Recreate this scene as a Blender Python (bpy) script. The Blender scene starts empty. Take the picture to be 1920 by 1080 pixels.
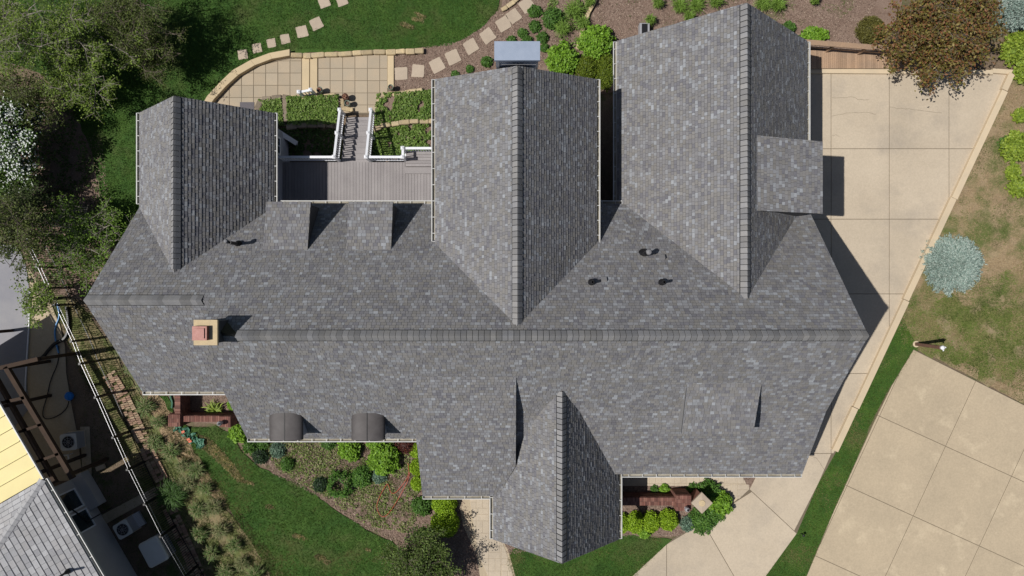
import bpy, bmesh, math, random
import numpy as np
from mathutils import Vector, Matrix
random.seed(7); RNG = np.random.default_rng(7)
SC = bpy.context.scene
COL = SC.collection
rad = math.radians
# ------------------------------------------------------------------ camera, sky, sun, exposure
H = 33.7; F = 1280.0
cam = bpy.data.cameras.new('camera'); cam.sensor_width = 36; cam.lens = 24; cam.clip_end = 2000; cam.clip_start = 0.5
camo = bpy.data.objects.new('camera', cam); COL.objects.link(camo); camo.location = (0, 0, H); SC.camera = camo
SUN = Vector((-.635, -.09, 1)).normalized()
elev = math.asin(SUN.z); azim = math.atan2(SUN.x, SUN.y)
world = bpy.data.worlds.new('World'); SC.world = world; world.use_nodes = True
wn = world.node_tree.nodes; wn.clear()
sky = wn.new('ShaderNodeTexSky'); sky.sky_type = 'NISHITA'; sky.sun_disc = False
sky.sun_elevation = elev; sky.sun_rotation = azim % (2*math.pi); sky.air_density = 1.0; sky.dust_density = 1.2
bg = wn.new('ShaderNodeBackground'); bg.inputs[1].default_value = 0.05
wo = wn.new('ShaderNodeOutputWorld'); world.node_tree.links.new(sky.outputs[0], bg.inputs[0]); world.node_tree.links.new(bg.outputs[0], wo.inputs[0])
sl = bpy.data.lights.new('sun', 'SUN'); sl.energy = 4.6; sl.angle = rad(.5); sl.color = (1, .965, .91)
so = bpy.data.objects.new('sun', sl); COL.objects.link(so); so.rotation_euler = SUN.to_track_quat('Z', 'Y').to_euler(); so.location = (-20, -5, 40)
SC.view_settings.view_transform = 'Standard'; SC.view_settings.look = 'None'; SC.view_settings.exposure = 0.0; SC.view_settings.gamma = 1
SC.view_settings.use_curve_mapping = False
SC.render.engine = 'CYCLES'; SC.cycles.max_bounces = 6; SC.cycles.transparent_max_bounces = 6

# ------------------------------------------------------------------ helpers
def P(px, py, z=0.0):
    "the place at height z that the photograph shows at this pixel"
    return Vector(((px-960)*(H-z)/F, -(py-540)*(H-z)/F, z))
def PP(poly, z=0.0): return [P(a, b, z) for a, b in poly]
def R(x, yd, z): return Vector((x, -yd, z))

def tag(o, label=None, cat=None, group=None, kind=None):
    if label: o['label'] = label
    if cat: o['category'] = cat
    if group: o['group'] = group
    if kind: o['kind'] = kind
    return o
def empty(name, loc, label=None, cat=None, group=None, kind=None, rz=0):
    o = bpy.data.objects.new(name, None); COL.objects.link(o); o.location = loc; o.rotation_euler = (0, 0, rz)
    o.empty_display_size = .2
    return tag(o, label, cat, group, kind)
def put(name, mesh, parent=None, loc=(0, 0, 0), rot=(0, 0, 0), scale=(1, 1, 1)):
    o = bpy.data.objects.new(name, mesh); COL.objects.link(o)
    o.location = loc; o.rotation_euler = rot; o.scale = scale
    if parent: o.parent = parent
    return o

class MB:
    def __init__(s): s.v = []; s.f = []; s.c = []; s.mi = []; s.cur = (1, 1, 1); s.m = 0
    def add(s, vs, fs, c=None, m=None):
        b = len(s.v); s.v += [tuple(v) for v in vs]; s.f += [tuple(i+b for i in f) for f in fs]
        s.c += [c or s.cur]*len(vs); s.mi += [s.m if m is None else m]*len(fs)
    def box(s, x0, x1, y0, y1, z0, z1, c=None, m=None):
        s.add([(x0,y0,z0),(x1,y0,z0),(x1,y1,z0),(x0,y1,z0),(x0,y0,z1),(x1,y0,z1),(x1,y1,z1),(x0,y1,z1)],
              [(0,3,2,1),(4,5,6,7),(0,1,5,4),(1,2,6,5),(2,3,7,6),(3,0,4,7)], c, m)
    def obox(s, p, ux, uy, uz, c=None, m=None):
        "box from centre p and half axes"
        p = Vector(p); ux = Vector(ux); uy = Vector(uy); uz = Vector(uz)
        s.add([p-ux-uy-uz, p+ux-uy-uz, p+ux+uy-uz, p-ux+uy-uz, p-ux-uy+uz, p+ux-uy+uz, p+ux+uy+uz, p-ux+uy+uz],
              [(0,3,2,1),(4,5,6,7),(0,1,5,4),(1,2,6,5),(2,3,7,6),(3,0,4,7)], c, m)
    def bar(s, a, b, w, h, c=None, m=None):
        a = Vector(a); b = Vector(b); d = (b-a); L = d.length
        if L < 1e-6: return
        d /= L; up = Vector((0, 0, 1)) if abs(d.z) < .95 else Vector((1, 0, 0))
        x = d.cross(up).normalized(); y = x.cross(d)
        s.obox((a+b)/2, d*L/2, x*w/2, y*h/2, c, m)
    def prism(s, poly, z0, z1, c=None, m=None, bevel=0):
        "vertical prism; z0, z1 numbers or lists"
        n = len(poly)
        a = sum(poly[i][0]*poly[(i+1) % n][1]-poly[(i+1) % n][0]*poly[i][1] for i in range(n))
        if a < 0: poly = list(reversed(poly)); z0 = list(reversed(z0)) if isinstance(z0, list) else z0; z1 = list(reversed(z1)) if isinstance(z1, list) else z1
        Z0 = z0 if isinstance(z0, list) else [z0]*n; Z1 = z1 if isinstance(z1, list) else [z1]*n
        vs = [(p[0], p[1], z) for p, z in zip(poly, Z0)]+[(p[0], p[1], z) for p, z in zip(poly, Z1)]
        fs = [tuple(range(n-1, -1, -1)), tuple(range(n, 2*n))]+[(i, (i+1) % n, n+(i+1) % n, n+i) for i in range(n)]
        s.add(vs, fs, c, m)
    def tube(s, pts, r, n=6, c=None, m=None):
        pts = [Vector(p) for p in pts]; rs = r if isinstance(r, (list, tuple)) else [r]*len(pts)
        vs = []; prev = None
        for i, p in enumerate(pts):
            d = (pts[min(i+1, len(pts)-1)]-pts[max(i-1, 0)]).normalized()
            up = prev or (Vector((0, 0, 1)) if abs(d.z) < .9 else Vector((1, 0, 0)))
            x = d.cross(up).normalized(); y = x.cross(d).normalized(); prev = y
            for k in range(n):
                a = 2*math.pi*k/n; vs.append(p+(x*math.cos(a)+y*math.sin(a))*rs[i])
        fs = [(i*n+k, i*n+(k+1) % n, (i+1)*n+(k+1) % n, (i+1)*n+k) for i in range(len(pts)-1) for k in range(n)]
        fs += [tuple(range(n-1, -1, -1)), tuple((len(pts)-1)*n+k for k in range(n))]
        s.add(vs, fs, c, m)
    def lathe(s, cen, prof, n=20, c=None, m=None):
        cx, cy, cz = cen; vs = []
        for r, z in prof:
            for k in range(n):
                a = 2*math.pi*k/n; vs.append((cx+r*math.cos(a), cy+r*math.sin(a), cz+z))
        fs = [(i*n+k, i*n+(k+1) % n, (i+1)*n+(k+1) % n, (i+1)*n+k) for i in range(len(prof)-1) for k in range(n)]
        if prof[0][0] > 1e-4: fs.append(tuple(range(n-1, -1, -1)))
        if prof[-1][0] > 1e-4: fs.append(tuple((len(prof)-1)*n+k for k in range(n)))
        s.add(vs, fs, c, m)
    def mesh(s, name, mats, org=(0, 0, 0)):
        me = bpy.data.meshes.new(name); ox, oy, oz = org
        me.from_pydata([(x-ox, y-oy, z-oz) for x, y, z in s.v], [], s.f)
        if not isinstance(mats, (list, tuple)): mats = [mats]
        for m in mats: me.materials.append(m)
        if len(mats) > 1: me.polygons.foreach_set('material_index', s.mi)
        ca = me.color_attributes.new('tone', 'FLOAT_COLOR', 'POINT')
        ca.data.foreach_set('color', np.array([(a, b, c, 1) for a, b, c in s.c], dtype=np.float32).ravel())
        me.update(); return me
    def build(s, name, mats, parent=None, org=None, smooth=False):
        if org is None: org = parent.location if parent else (0, 0, 0)
        me = s.mesh(name, mats, org)
        if smooth: me.polygons.foreach_set('use_smooth', [True]*len(me.polygons))
        o = bpy.data.objects.new(name, me); COL.objects.link(o)
        if parent: o.parent = parent
        else: o.location = org
        return o

def fast_mesh(name, V, Fc, C, mat, org=(0, 0, 0)):
    "V (n,3), Fc (m,k) equal-sided faces, C (n,3) tone colours"
    me = bpy.data.meshes.new(name); n = len(V); m, k = Fc.shape
    me.vertices.add(n); me.vertices.foreach_set('co', (V-np.array(org)).astype(np.float32).ravel())
    me.loops.add(m*k); me.loops.foreach_set('vertex_index', Fc.astype(np.int32).ravel())
    me.polygons.add(m); me.polygons.foreach_set('loop_start', np.arange(0, m*k, k, dtype=np.int32))
    me.polygons.foreach_set('loop_total', np.full(m, k, dtype=np.int32))
    ca = me.color_attributes.new('tone', 'FLOAT_COLOR', 'POINT')
    ca.data.foreach_set('color', np.concatenate([C, np.ones((n, 1))], 1).astype(np.float32).ravel())
    me.materials.append(mat); me.update(calc_edges=True); me.validate(); return me

def clip(poly, a, b, keep_left=True):
    "clip 2D polygon by line a->b, keep its left side"
    out = []; n = len(poly); dx, dy = b[0]-a[0], b[1]-a[1]
    sd = [(dx*(p[1]-a[1])-dy*(p[0]-a[0])) for p in poly]
    for i in range(n):
        p, q, s, t = poly[i], poly[(i+1) % n], sd[i], sd[(i+1) % n]
        if s >= 0: out.append(p)
        if (s > 0 and t < 0) or (s < 0 and t > 0):
            k = s/(s-t); out.append((p[0]+(q[0]-p[0])*k, p[1]+(q[1]-p[1])*k))
    return out
def area(poly): return .5*sum(poly[i][0]*poly[(i+1) % len(poly)][1]-poly[(i+1) % len(poly)][0]*poly[i][1] for i in range(len(poly)))
def ccw(poly):
    poly = [(p[0], p[1]) for p in poly]
    return poly if area(poly) > 0 else poly[::-1]
def clip_convex(poly, conv):
    conv = ccw(conv)
    for i in range(len(conv)):
        poly = clip(poly, conv[i], conv[(i+1) % len(conv)])
        if len(poly) < 3: return []
    return poly
def inset(poly, g):
    poly = ccw(poly); out = list(poly); n = len(poly)
    for i in range(n):
        a, b = poly[i], poly[(i+1) % n]; dx, dy = b[0]-a[0], b[1]-a[1]; L = math.hypot(dx, dy)
        if L < 1e-6: continue
        ox, oy = -dy/L*g, dx/L*g
        out = clip(out, (a[0]+ox, a[1]+oy), (b[0]+ox, b[1]+oy))
        if len(out) < 3: return []
    return out
def wob(poly, amp=.05, step=.25, closed=True):
    "subdivide outline and jitter it"
    out = []; n = len(poly)
    for i in range(n):
        a = Vector(poly[i][:2]); b = Vector(poly[(i+1) % n][:2]); L = (b-a).length; k = max(1, int(L/step))
        for j in range(k):
            p = a.lerp(b, j/k); out.append((p.x+random.uniform(-amp, amp), p.y+random.uniform(-amp, amp)))
    return out
def smooth_poly(pts, it=2):
    for _ in range(it):
        o = []
        for i in range(len(pts)):
            a = Vector(pts[i][:2]); b = Vector(pts[(i+1) % len(pts)][:2]); o += [tuple(a*.75+b*.25), tuple(a*.25+b*.75)]
        pts = o
    return pts
def in_poly(X, Y, poly):
    ins = np.zeros(len(X), bool); n = len(poly); j = n-1
    for i in range(n):
        xi, yi = poly[i][0], poly[i][1]; xj, yj = poly[j][0], poly[j][1]
        if yi != yj:
            c = ((yi > Y) != (yj > Y)) & (X < (xj-xi)*(Y-yi)/(yj-yi)+xi); ins ^= c
        j = i
    return ins
def sample(poly, dens):
    poly = [(p[0], p[1]) for p in poly]
    xs = [p[0] for p in poly]; ys = [p[1] for p in poly]
    n = int((max(xs)-min(xs))*(max(ys)-min(ys))*dens)
    X = RNG.uniform(min(xs), max(xs), n); Y = RNG.uniform(min(ys), max(ys), n)
    k = in_poly(X, Y, poly); return X[k], Y[k]
def vnoise(X, Y, s, seed=0):
    "smooth value noise 0..1"
    r = np.random.default_rng(seed); G = r.random((64, 64))
    x = X/s+1000; y = Y/s+1000; xi = np.floor(x).astype(int); yi = np.floor(y).astype(int); fx = x-xi; fy = y-yi
    fx = fx*fx*(3-2*fx); fy = fy*fy*(3-2*fy); g = lambda a, b: G[a % 64, b % 64]
    return (g(xi, yi)*(1-fx)+g(xi+1, yi)*fx)*(1-fy)+(g(xi, yi+1)*(1-fx)+g(xi+1, yi+1)*fx)*fy

# ------------------------------------------------------------------ materials
def nodes_of(name):
    m = bpy.data.materials.new(name); m.use_nodes = True; nt = m.node_tree
    return m, nt, nt.nodes['Principled BSDF']
def M(name, c1, c2=None, scale=3.0, rough=.85, bump=.0, bscale=60, c3=None, s3=.6, th3=(.52, .66), metal=0, tone=False, rnd=0, grain=.12, gs=45, stretch=None, spec=.3):
    m, nt, b = nodes_of(name); N = nt.nodes; L = nt.links
    geo = N.new('ShaderNodeNewGeometry'); vec = geo.outputs['Position']
    if stretch:
        mp = N.new('ShaderNodeMapping'); mp.inputs['Scale'].default_value = stretch; L.new(vec, mp.inputs[0]); vec = mp.outputs[0]
    def noise(s, d=6):
        n = N.new('ShaderNodeTexNoise'); n.inputs['Scale'].default_value = s; n.inputs['Detail'].default_value = d; n.inputs['Roughness'].default_value = .65
        L.new(vec, n.inputs['Vector']); return n.outputs[0]
    def mix(f, a, bb, mode='MIX'):
        x = N.new('ShaderNodeMix'); x.data_type = 'RGBA'; x.blend_type = mode
        for s, v in ((0, f), (6, a), (7, bb)):
            if hasattr(v, 'links'): L.new(v, x.inputs[s])
            else: x.inputs[s].default_value = v if s == 0 else (*v, 1) if len(v) == 3 else v
        return x.outputs[2]
    def ramp(f, lo, hi):
        r = N.new('ShaderNodeMapRange'); r.inputs[1].default_value = lo; r.inputs[2].default_value = hi; L.new(f, r.inputs[0]); return r.outputs[0]
    c = mix(ramp(noise(scale), .35, .65), c1, c2 or c1)
    if c3: c = mix(ramp(noise(s3, 8), *th3), c, c3)
    if tone:
        a = N.new('ShaderNodeAttribute'); a.attribute_name = 'tone'; c = mix(1.0, c, a.outputs['Color'], 'MULTIPLY')
    if rnd:
        oi = N.new('ShaderNodeObjectInfo'); r = N.new('ShaderNodeMapRange'); L.new(oi.outputs['Random'], r.inputs[0]); r.inputs[3].default_value = 1-rnd; r.inputs[4].default_value = 1+rnd
        c = mix(1.0, c, r.outputs[0], 'MULTIPLY')
    if grain:
        r = N.new('ShaderNodeMapRange'); L.new(noise(gs, 3), r.inputs[0]); r.inputs[1].default_value = .3; r.inputs[2].default_value = .7; r.inputs[3].default_value = 1-grain; r.inputs[4].default_value = 1+grain
        c = mix(1.0, c, r.outputs[0], 'MULTIPLY')
    L.new(c, b.inputs['Base Color']); b.inputs['Roughness'].default_value = rough; b.inputs['Metallic'].default_value = metal
    b.inputs['Specular IOR Level'].default_value = spec
    if bump:
        bp = N.new('ShaderNodeBump'); bp.inputs['Strength'].default_value = bump; bp.inputs['Distance'].default_value = .02
        L.new(noise(bscale, 4), bp.inputs['Height']); L.new(bp.outputs[0], b.inputs['Normal'])
    return m
def leafmat(name, trans=.25, rough=.55):
    m, nt, b = nodes_of(name); N = nt.nodes; L = nt.links
    a = N.new('ShaderNodeAttribute'); a.attribute_name = 'tone'
    L.new(a.outputs['Color'], b.inputs['Base Color']); b.inputs['Roughness'].default_value = rough; b.inputs['Specular IOR Level'].default_value = .25
    t = N.new('ShaderNodeBsdfTranslucent'); L.new(a.outputs['Color'], t.inputs[0]); mx = N.new('ShaderNodeMixShader'); mx.inputs[0].default_value = trans
    L.new(b.outputs[0], mx.inputs[1]); L.new(t.outputs[0], mx.inputs[2]); L.new(mx.outputs[0], N['Material Output'].inputs[0]); return m

LEAF = leafmat('leaf'); GRASS = leafmat('grass_blade', .15, .7); CHIP = leafmat('mulch_chip', 0, .9)
SHING = M('asphalt_shingle', (1, 1, 1), (.88, .87, .86), scale=1.2, tone=True, grain=.22, gs=55, rough=.9, spec=.2)
CAPM = M('ridge_cap_shingle', (.205, .205, .215), (.225, .218, .212), scale=1.5, rnd=.2, grain=.18, gs=50, rough=.9, spec=.2)
DECKING = M('roof_edge_trim', (.06, .06, .062), rough=.8)
GUT = M('white_gutter', (.54, .54, .53), (.46, .46, .45), scale=5, rough=.45, grain=.04)
GUTIN = M('gutter_bottom_dirt', (.22, .195, .15), (.36, .335, .28), scale=1.6)
SIDING = M('grey_siding', (.36, .37, .42), (.33, .34, .39), scale=2, rough=.7, grain=.04)
DWALL = M('shade_dark_cheek', (.055, .056, .062), (.075, .075, .08), scale=4)  # dormer walls: the shade on the cheeks is put into this dark colour
WHITE = M('white_vinyl', (.72, .73, .76), (.66, .67, .7), scale=8, rough=.4, grain=.03)
GLASS = M('window_glass', (.02, .03, .035), rough=.08, grain=0, spec=.6)
CHROOF = M('chimney_crown_mortar', (.52, .41, .25), (.44, .35, .22), scale=6)
BRICKM = M('brick_red', (1, 1, 1), (.86, .82, .8), scale=9, tone=True, grain=.2, gs=70)
RUST = M('red_brown_metal', (.19, .075, .06), (.24, .115, .10), scale=8, rough=.5, metal=.2)
BLACKM = M('black_painted_metal', (.012, .012, .014), rough=.45, grain=.05)
BLUEM = M('blue_grey_metal', (.27, .32, .41), (.31, .36, .45), scale=2.5, rough=.45, metal=.15, grain=.04)
BRONZE = M('dark_bronze_sheet', (.06, .054, .054), (.08, .073, .073), scale=2.5, rough=.6, metal=.1, grain=.06)
DIRT = M('bare_ground', (.13, .092, .062), (.17, .125, .085), scale=1.2, c3=(.075, .09, .03), s3=.5, th3=(.52, .62), bump=.6, bscale=25, grain=.3, gs=22)
MULCH = M('bark_mulch', (.17, .115, .088), (.23, .165, .13), scale=1.5, c3=(.13, .085, .062), s3=3, bump=.8, bscale=30, grain=.35, gs=26)
LAWN = M('lawn_soil', (.025, .07, .008), (.045, .095, .012), scale=.9, c3=(.06, .085, .02), s3=.5, grain=.35, gs=18, bump=.5, bscale=30)
DRYLAWN = M('dry_lawn_soil', (.24, .175, .105), (.30, .225, .135), scale=1.0, c3=(.1, .12, .035), s3=.55, th3=(.46, .6), grain=.3, gs=18, bump=.5)
STRAW = M('dead_grass_strip', (.27, .19, .11), (.34, .25, .15), scale=1.2, c3=(.16, .12, .07), s3=1.2, grain=.3, gs=20, bump=.5)
CONC = M('driveway_concrete', (.43, .36, .272), (.475, .40, .305), scale=.4, c3=(.345, .295, .235), s3=.45, th3=(.5, .78), rnd=.045, grain=.08, gs=14, rough=.9, bump=.1)
CONC2 = M('neighbour_concrete', (.385, .315, .222), (.43, .35, .245), scale=.5, c3=(.49, .405, .285), s3=.7, th3=(.55, .68), rnd=.03, grain=.09, gs=12, rough=.9, bump=.15)
JOINT = M('joint_fill', (.15, .12, .085), rough=.95)
CURBM = M('curb_concrete', (.56, .45, .31), (.5, .41, .29), scale=1.5, grain=.06, rnd=.04)
PAVER = M('patio_paver', (.39, .315, .225), (.35, .295, .22), scale=1.1, rnd=.07, grain=.08, gs=30)
CAPT = M('buff_coping', (.52, .41, .26), (.47, .375, .24), scale=1.5, grain=.06, rnd=.04)
STONE = M('buff_limestone', (.46, .36, .21), (.36, .29, .19), scale=3, rnd=.22, grain=.2, gs=25, bump=.5)
STONEG = M('grey_stone', (.25, .2, .145), (.19, .155, .12), scale=3, rnd=.25, grain=.2, gs=25, bump=.5)
STEPST = M('stepping_stone', (.42, .345, .265), (.38, .31, .24), scale=2, rnd=.06, grain=.12, gs=35)
BOARD = M('grey_deck_board', (.24, .22, .22), (.275, .255, .252), scale=1.0, rnd=.07, grain=.08, gs=20, stretch=(1, 1, 1), rough=.75)
WOOD = M('weathered_wood', (.36, .24, .155), (.3, .21, .145), scale=1.5, rnd=.16, grain=.15, gs=18)
DKWOOD = M('dark_stained_wood', (.05, .03, .019), (.035, .022, .015), scale=2, grain=.15)
BARK = M('bark', (.16, .13, .10), (.11, .09, .07), scale=8, grain=.25, gs=30)
PALEB = M('pale_bark', (.30, .27, .23), (.22, .19, .16), scale=8, grain=.2, gs=30)
POOLM = M('pool_cover_fabric', (.20, .2, .225), (.26, .255, .265), scale=.5, rough=.7, grain=.05)
STUCCO = M('stucco_wall', (.46, .44, .42), (.41, .39, .38), scale=1.5, grain=.05)
YELLOW = M('pale_yellow_metal_roof', (.68, .58, .25), (.64, .54, .23), scale=1.5, rough=.5, grain=.03)
ALGAE = M('gutter_green_algae', (.05, .065, .025), rough=.9)
GREYM = M('light_grey_metal', (.38, .38, .4), rough=.4, metal=.3, grain=.05)
ZINC = M('dull_zinc', (.16, .16, .17), (.2, .2, .21), scale=8, rough=.6)
PLAST = M('off_white_plastic', (.62, .61, .57), (.58, .57, .53), scale=3, rough=.35, grain=.03)
NETM = M('green_netting', (.05, .15, .095), (.09, .2, .14), scale=5, rough=.6, grain=.3)
GREENPOT = M('green_glaze', (.16, .2, .16), rough=.3)
CLAYPOT = M('dark_clay', (.10, .045, .03), rough=.7)
SOIL = M('pot_soil', (.16, .095, .07), (.11, .07, .05), scale=12, grain=.3)
REDH = M('red_hose_rubber', (.45, .06, .04), rough=.5); BLUEH = M('blue_strap', (.10, .28, .55), rough=.5); BLUEB = M('blue_plastic', (.01, .16, .5), rough=.35)
ORANGE = M('orange_plastic', (.5, .08, .02), rough=.5)

# ------------------------------------------------------------------ ground sheets
def sheet(name, poly, z, mat, amp=.06, step=.3, sm=0, kind='structure', label=None, cat=None, world_pts=False):
    pts = poly if world_pts else [(p.x, p.y) for p in PP(poly, z)]
    if sm: pts = smooth_poly(pts, sm)
    if amp: pts = wob(pts, amp, step)
    mb = MB(); n = len(pts); a = area(pts)
    if a < 0: pts = pts[::-1]
    mb.add([(x, y, z) for x, y in pts], [tuple(range(n))])
    o = mb.build(name, mat); tag(o, label, cat, None, kind); return o
G = MB(); 
S = 400; st = [(-S, -26, 40, S)]
G.add([(-S, -S, -.03), (S, -S, -.03), (S, S, -.03), (-S, S, -.03)], [(0, 1, 2, 3)])
tag(G.build('ground', DIRT), kind='structure')

BACKLAWN = [(-120, -160), (960, -160), (938, 15), (905, 52), (860, 80), (800, 91), (640, 97), (545, 101), (470, 118), (428, 140), (392, 180), (360, 215), (270, 215), (268, 400), (215, 470), (190, 440), (185, 330), (160, 250), (120, 180), (60, 120), (-120, 100)]
FRONTLAWN = [(318, 745), (332, 800), (425, 800), (455, 850), (500, 885), (560, 905), (640, 965), (700, 1000), (745, 1020), (770, 1060), (760, 1200), (560, 1200), (500, 1060), (440, 970), (385, 890), (335, 830), (300, 780), (290, 740)]
LAWN2 = [(946, 1040), (1010, 1000), (1163, 1002), (1262, 1012), (1182, 1085), (1140, 1200), (990, 1200), (958, 1085)]
STRIP = [(1690, 590), (1722, 655), (1668, 728), (1630, 800), (1590, 900), (1520, 1060), (1470, 1200), (1350, 1200), (1430, 1082), (1494, 1000), (1530, 912), (1537, 902), (1566, 850), (1600, 775), (1655, 660)]
EASTLAWN = [(1905, 130), (1960, 60), (2400, 60), (2400, 1100), (1925, 760), (1722, 655), (1690, 640), (1680, 590), (1750, 460)]
sheet('lawn', BACKLAWN, .012, LAWN, sm=1); sheet('lawn', FRONTLAWN, .012, LAWN, sm=1)
sheet('lawn', [(1690, 600), (1730, 565), (1800, 558), (1860, 575), (1905, 560), (1960, 600), (1960, 690), (1900, 690), (1905, 735), (1800, 690), (1722, 655), (1695, 640)], .009, M('verge_soil', (.10, .12, .03), (.16, .15, .055), scale=1.0, c3=(.24, .19, .11), s3=.9, th3=(.5, .62), grain=.3, gs=18), amp=.3, step=.5, sm=1); sheet('lawn', LAWN2, .014, LAWN); sheet('lawn', STRIP, .014, LAWN, amp=.03)
sheet('dry_lawn', EASTLAWN, .006, DRYLAWN, amp=.03)
MBED1 = [(735, 95), (800, 88), (862, 78), (908, 48), (940, 12), (960, -100), (1690, -100), (1690, 132), (1513, 90), (1400, 130), (1000, 200), (812, 300), (700, 300), (705, 170), (738, 165)]
MBED2 = [(430, 738), (470, 848), (520, 880), (600, 925), (690, 985), (750, 1012), (800, 1100), (930, 1100), (945, 1040), (1015, 1000), (930, 985), (905, 925), (795, 915), (780, 815), (520, 800), (430, 700), (330, 700), (332, 790), (425, 795)]
MBED3 = [(1160, 900), (1290, 890), (1380, 930), (1372, 955), (1280, 1005), (1150, 1008)]
MBED4 = [(1375, 880), (1440, 880), (1405, 918)]
MBED5 = [(175, 240), (195, 330), (200, 430), (250, 395), (160, 565), (60, 540), (30, 400), (0, 330), (100, 200)]
for b, z in ((MBED1, .004), (MBED2, .004), (MBED3, .004), (MBED4, .005), (MBED5, .004)): sheet('mulch_bed', b, z, MULCH, amp=.05)
sheet('straw_strip', [(268, 742), (300, 742), (330, 790), (368, 850), (402, 900), (430, 945), (415, 950), (372, 905), (335, 865), (298, 805)], .016, STRAW, amp=.12, sm=1)
sheet('rough_grass', [(95, 560), (150, 560), (262, 738), (300, 810), (375, 905), (450, 985), (520, 1070), (560, 1180), (420, 1180), (330, 1060), (235, 870), (150, 690)], .010, M('rough_grass_soil', (.17, .14, .07), (.23, .18, .10), scale=1.5, c3=(.10, .115, .035), s3=1.0, th3=(.45, .55), grain=.35, gs=20, bump=.6), amp=.1, sm=1)
# flat land out of frame, so another viewpoint sees grass and not bare soil
for nm, pl in (('lawn', [(-S, 24), (S, 24), (S, S), (-S, S)]), ('lawn', [(-S, -S), (S, -S), (S, -26), (-S, -26)])):
    sheet(nm, pl, -.01, LAWN, amp=0, world_pts=True)

# ------------------------------------------------------------------ slabs, drives
def slab(mb_name, poly, z0, z1, mat, parent, gap=.012):
    pl = inset(poly, gap)
    if len(pl) < 3 or abs(area(pl)) < .002: return None
    mb = MB(); n = len(pl); top = inset(pl, .012)
    if len(top) == n:
        vs = [(x, y, z0) for x, y in pl]+[(x, y, z1-.01) for x, y in pl]+[(x, y, z1) for x, y in top]
        fs = [tuple(range(2*n, 3*n))]+[(i, (i+1) % n, n+(i+1) % n, n+i) for i in range(n)]+[(n+i, n+(i+1) % n, 2*n+(i+1) % n, 2*n+i) for i in range(n)]
        mb.add(vs, fs)
    else: mb.prism(pl, z0, z1)
    cx = sum(p[0] for p in pl)/len(pl); cy = sum(p[1] for p in pl)/len(pl)
    me = mb.mesh(mb_name, mat, (cx, cy, 0)); pl0 = parent.location
    return put(mb_name, me, parent, (cx-pl0.x, cy-pl0.y, -pl0.z))
def w2(poly, z=0): return [(p.x, p.y) for p in PP(poly, z)]
drive = sheet('driveway', [(1500, 128), (1905, 134), (1565, 852), (1535, 905), (1494, 1000), (1425, 1095), (1380, 1200), (1100, 1200), (1180, 1088), (1262, 1010), (1372, 945), (1405, 917), (1440, 860), (1500, 850)], .02, JOINT, amp=0)
rd = w2([(1500, 130), (1900, 136), (1563, 850), (1500, 850)])
xs = [1440, 1558, 1667, 1779, 1905]; ys = [120, 279, 411, 551, 700, 850]
for i in range(len(xs)-1):
    for j in range(len(ys)-1):
        c = clip_convex(ccw(w2([(xs[i], ys[j]), (xs[i+1], ys[j]), (xs[i+1], ys[j+1]), (xs[i], ys[j+1])])), rd)
        if len(c) > 2: slab('slab', c, -.05, .035, CONC, drive)
for pl in ([(1430, 868), (1500, 850), (1563, 850), (1535, 905), (1494, 1000), (1405, 917)], [(1405, 917), (1494, 1000), (1425, 1095), (1385, 1095), (1318, 979), (1372, 945)],
           [(1318, 979), (1385, 1095), (1330, 1230), (1250, 1230), (1250, 1020)], [(1250, 1020), (1250, 1230), (1040, 1230), (1180, 1085)]):
    slab('slab', w2(pl), -.05, .035, CONC, drive)
nd_poly = [(1713, 655), (1925, 762), (2300, 950), (2300, 1400), (1380, 1400), (1510, 1085), (1562, 960), (1598, 880), (1640, 788), (1672, 722)]
nd = sheet('neighbour_driveway', nd_poly, .02, JOINT, amp=0)
d1 = Vector((.910, -.414)); d2 = Vector((-.42, -.907)); o2 = Vector(P(1712, 967)[:2]); k1 = 136*H/F; k2 = 144*H/F
ndw = w2(nd_poly)
for i in range(-3, 5):
    for j in range(-4, 4):
        q = [o2+d1*k1*a+d2*k2*b for a, b in ((i, j), (i+1, j), (i+1, j+1), (i, j+1))]
        c = clip_convex(ccw([tuple(p) for p in q]), ndw)
        if len(c) > 2:
            if j == 1 : pass
            slab('slab', c, -.05, .034, CONC2, nd, gap=.012)

for cp in ([(1560, 183), (1580, 183), (1598, 182), (1612, 187), (1640, 186)], [(1668, 200), (1690, 204), (1712, 205), (1745, 209), (1778, 213)], [(1560, 217), (1580, 213), (1604, 211), (1625, 210), (1650, 217)], [(1560, 254), (1568, 253), (1577, 256)], [(1500, 850), (1530, 858), (1540, 872), (1549, 888)]):
    mb = MB(); pp = [P(a, b, .0355)+Vector((random.uniform(-.02, .02), random.uniform(-.03, .03), 0)) for a0, b0 in [(0, 0)] for q in range(len(cp)-1) for a, b in [(cp[q][0]+(cp[q+1][0]-cp[q][0])*t, cp[q][1]+(cp[q+1][1]-cp[q][1])*t) for t in (0, .33, .66)]]
    for a, b in zip(pp, pp[1:]): mb.bar(a, b, .012, .002)
    mb.build('crack', JOINT, drive)
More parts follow.
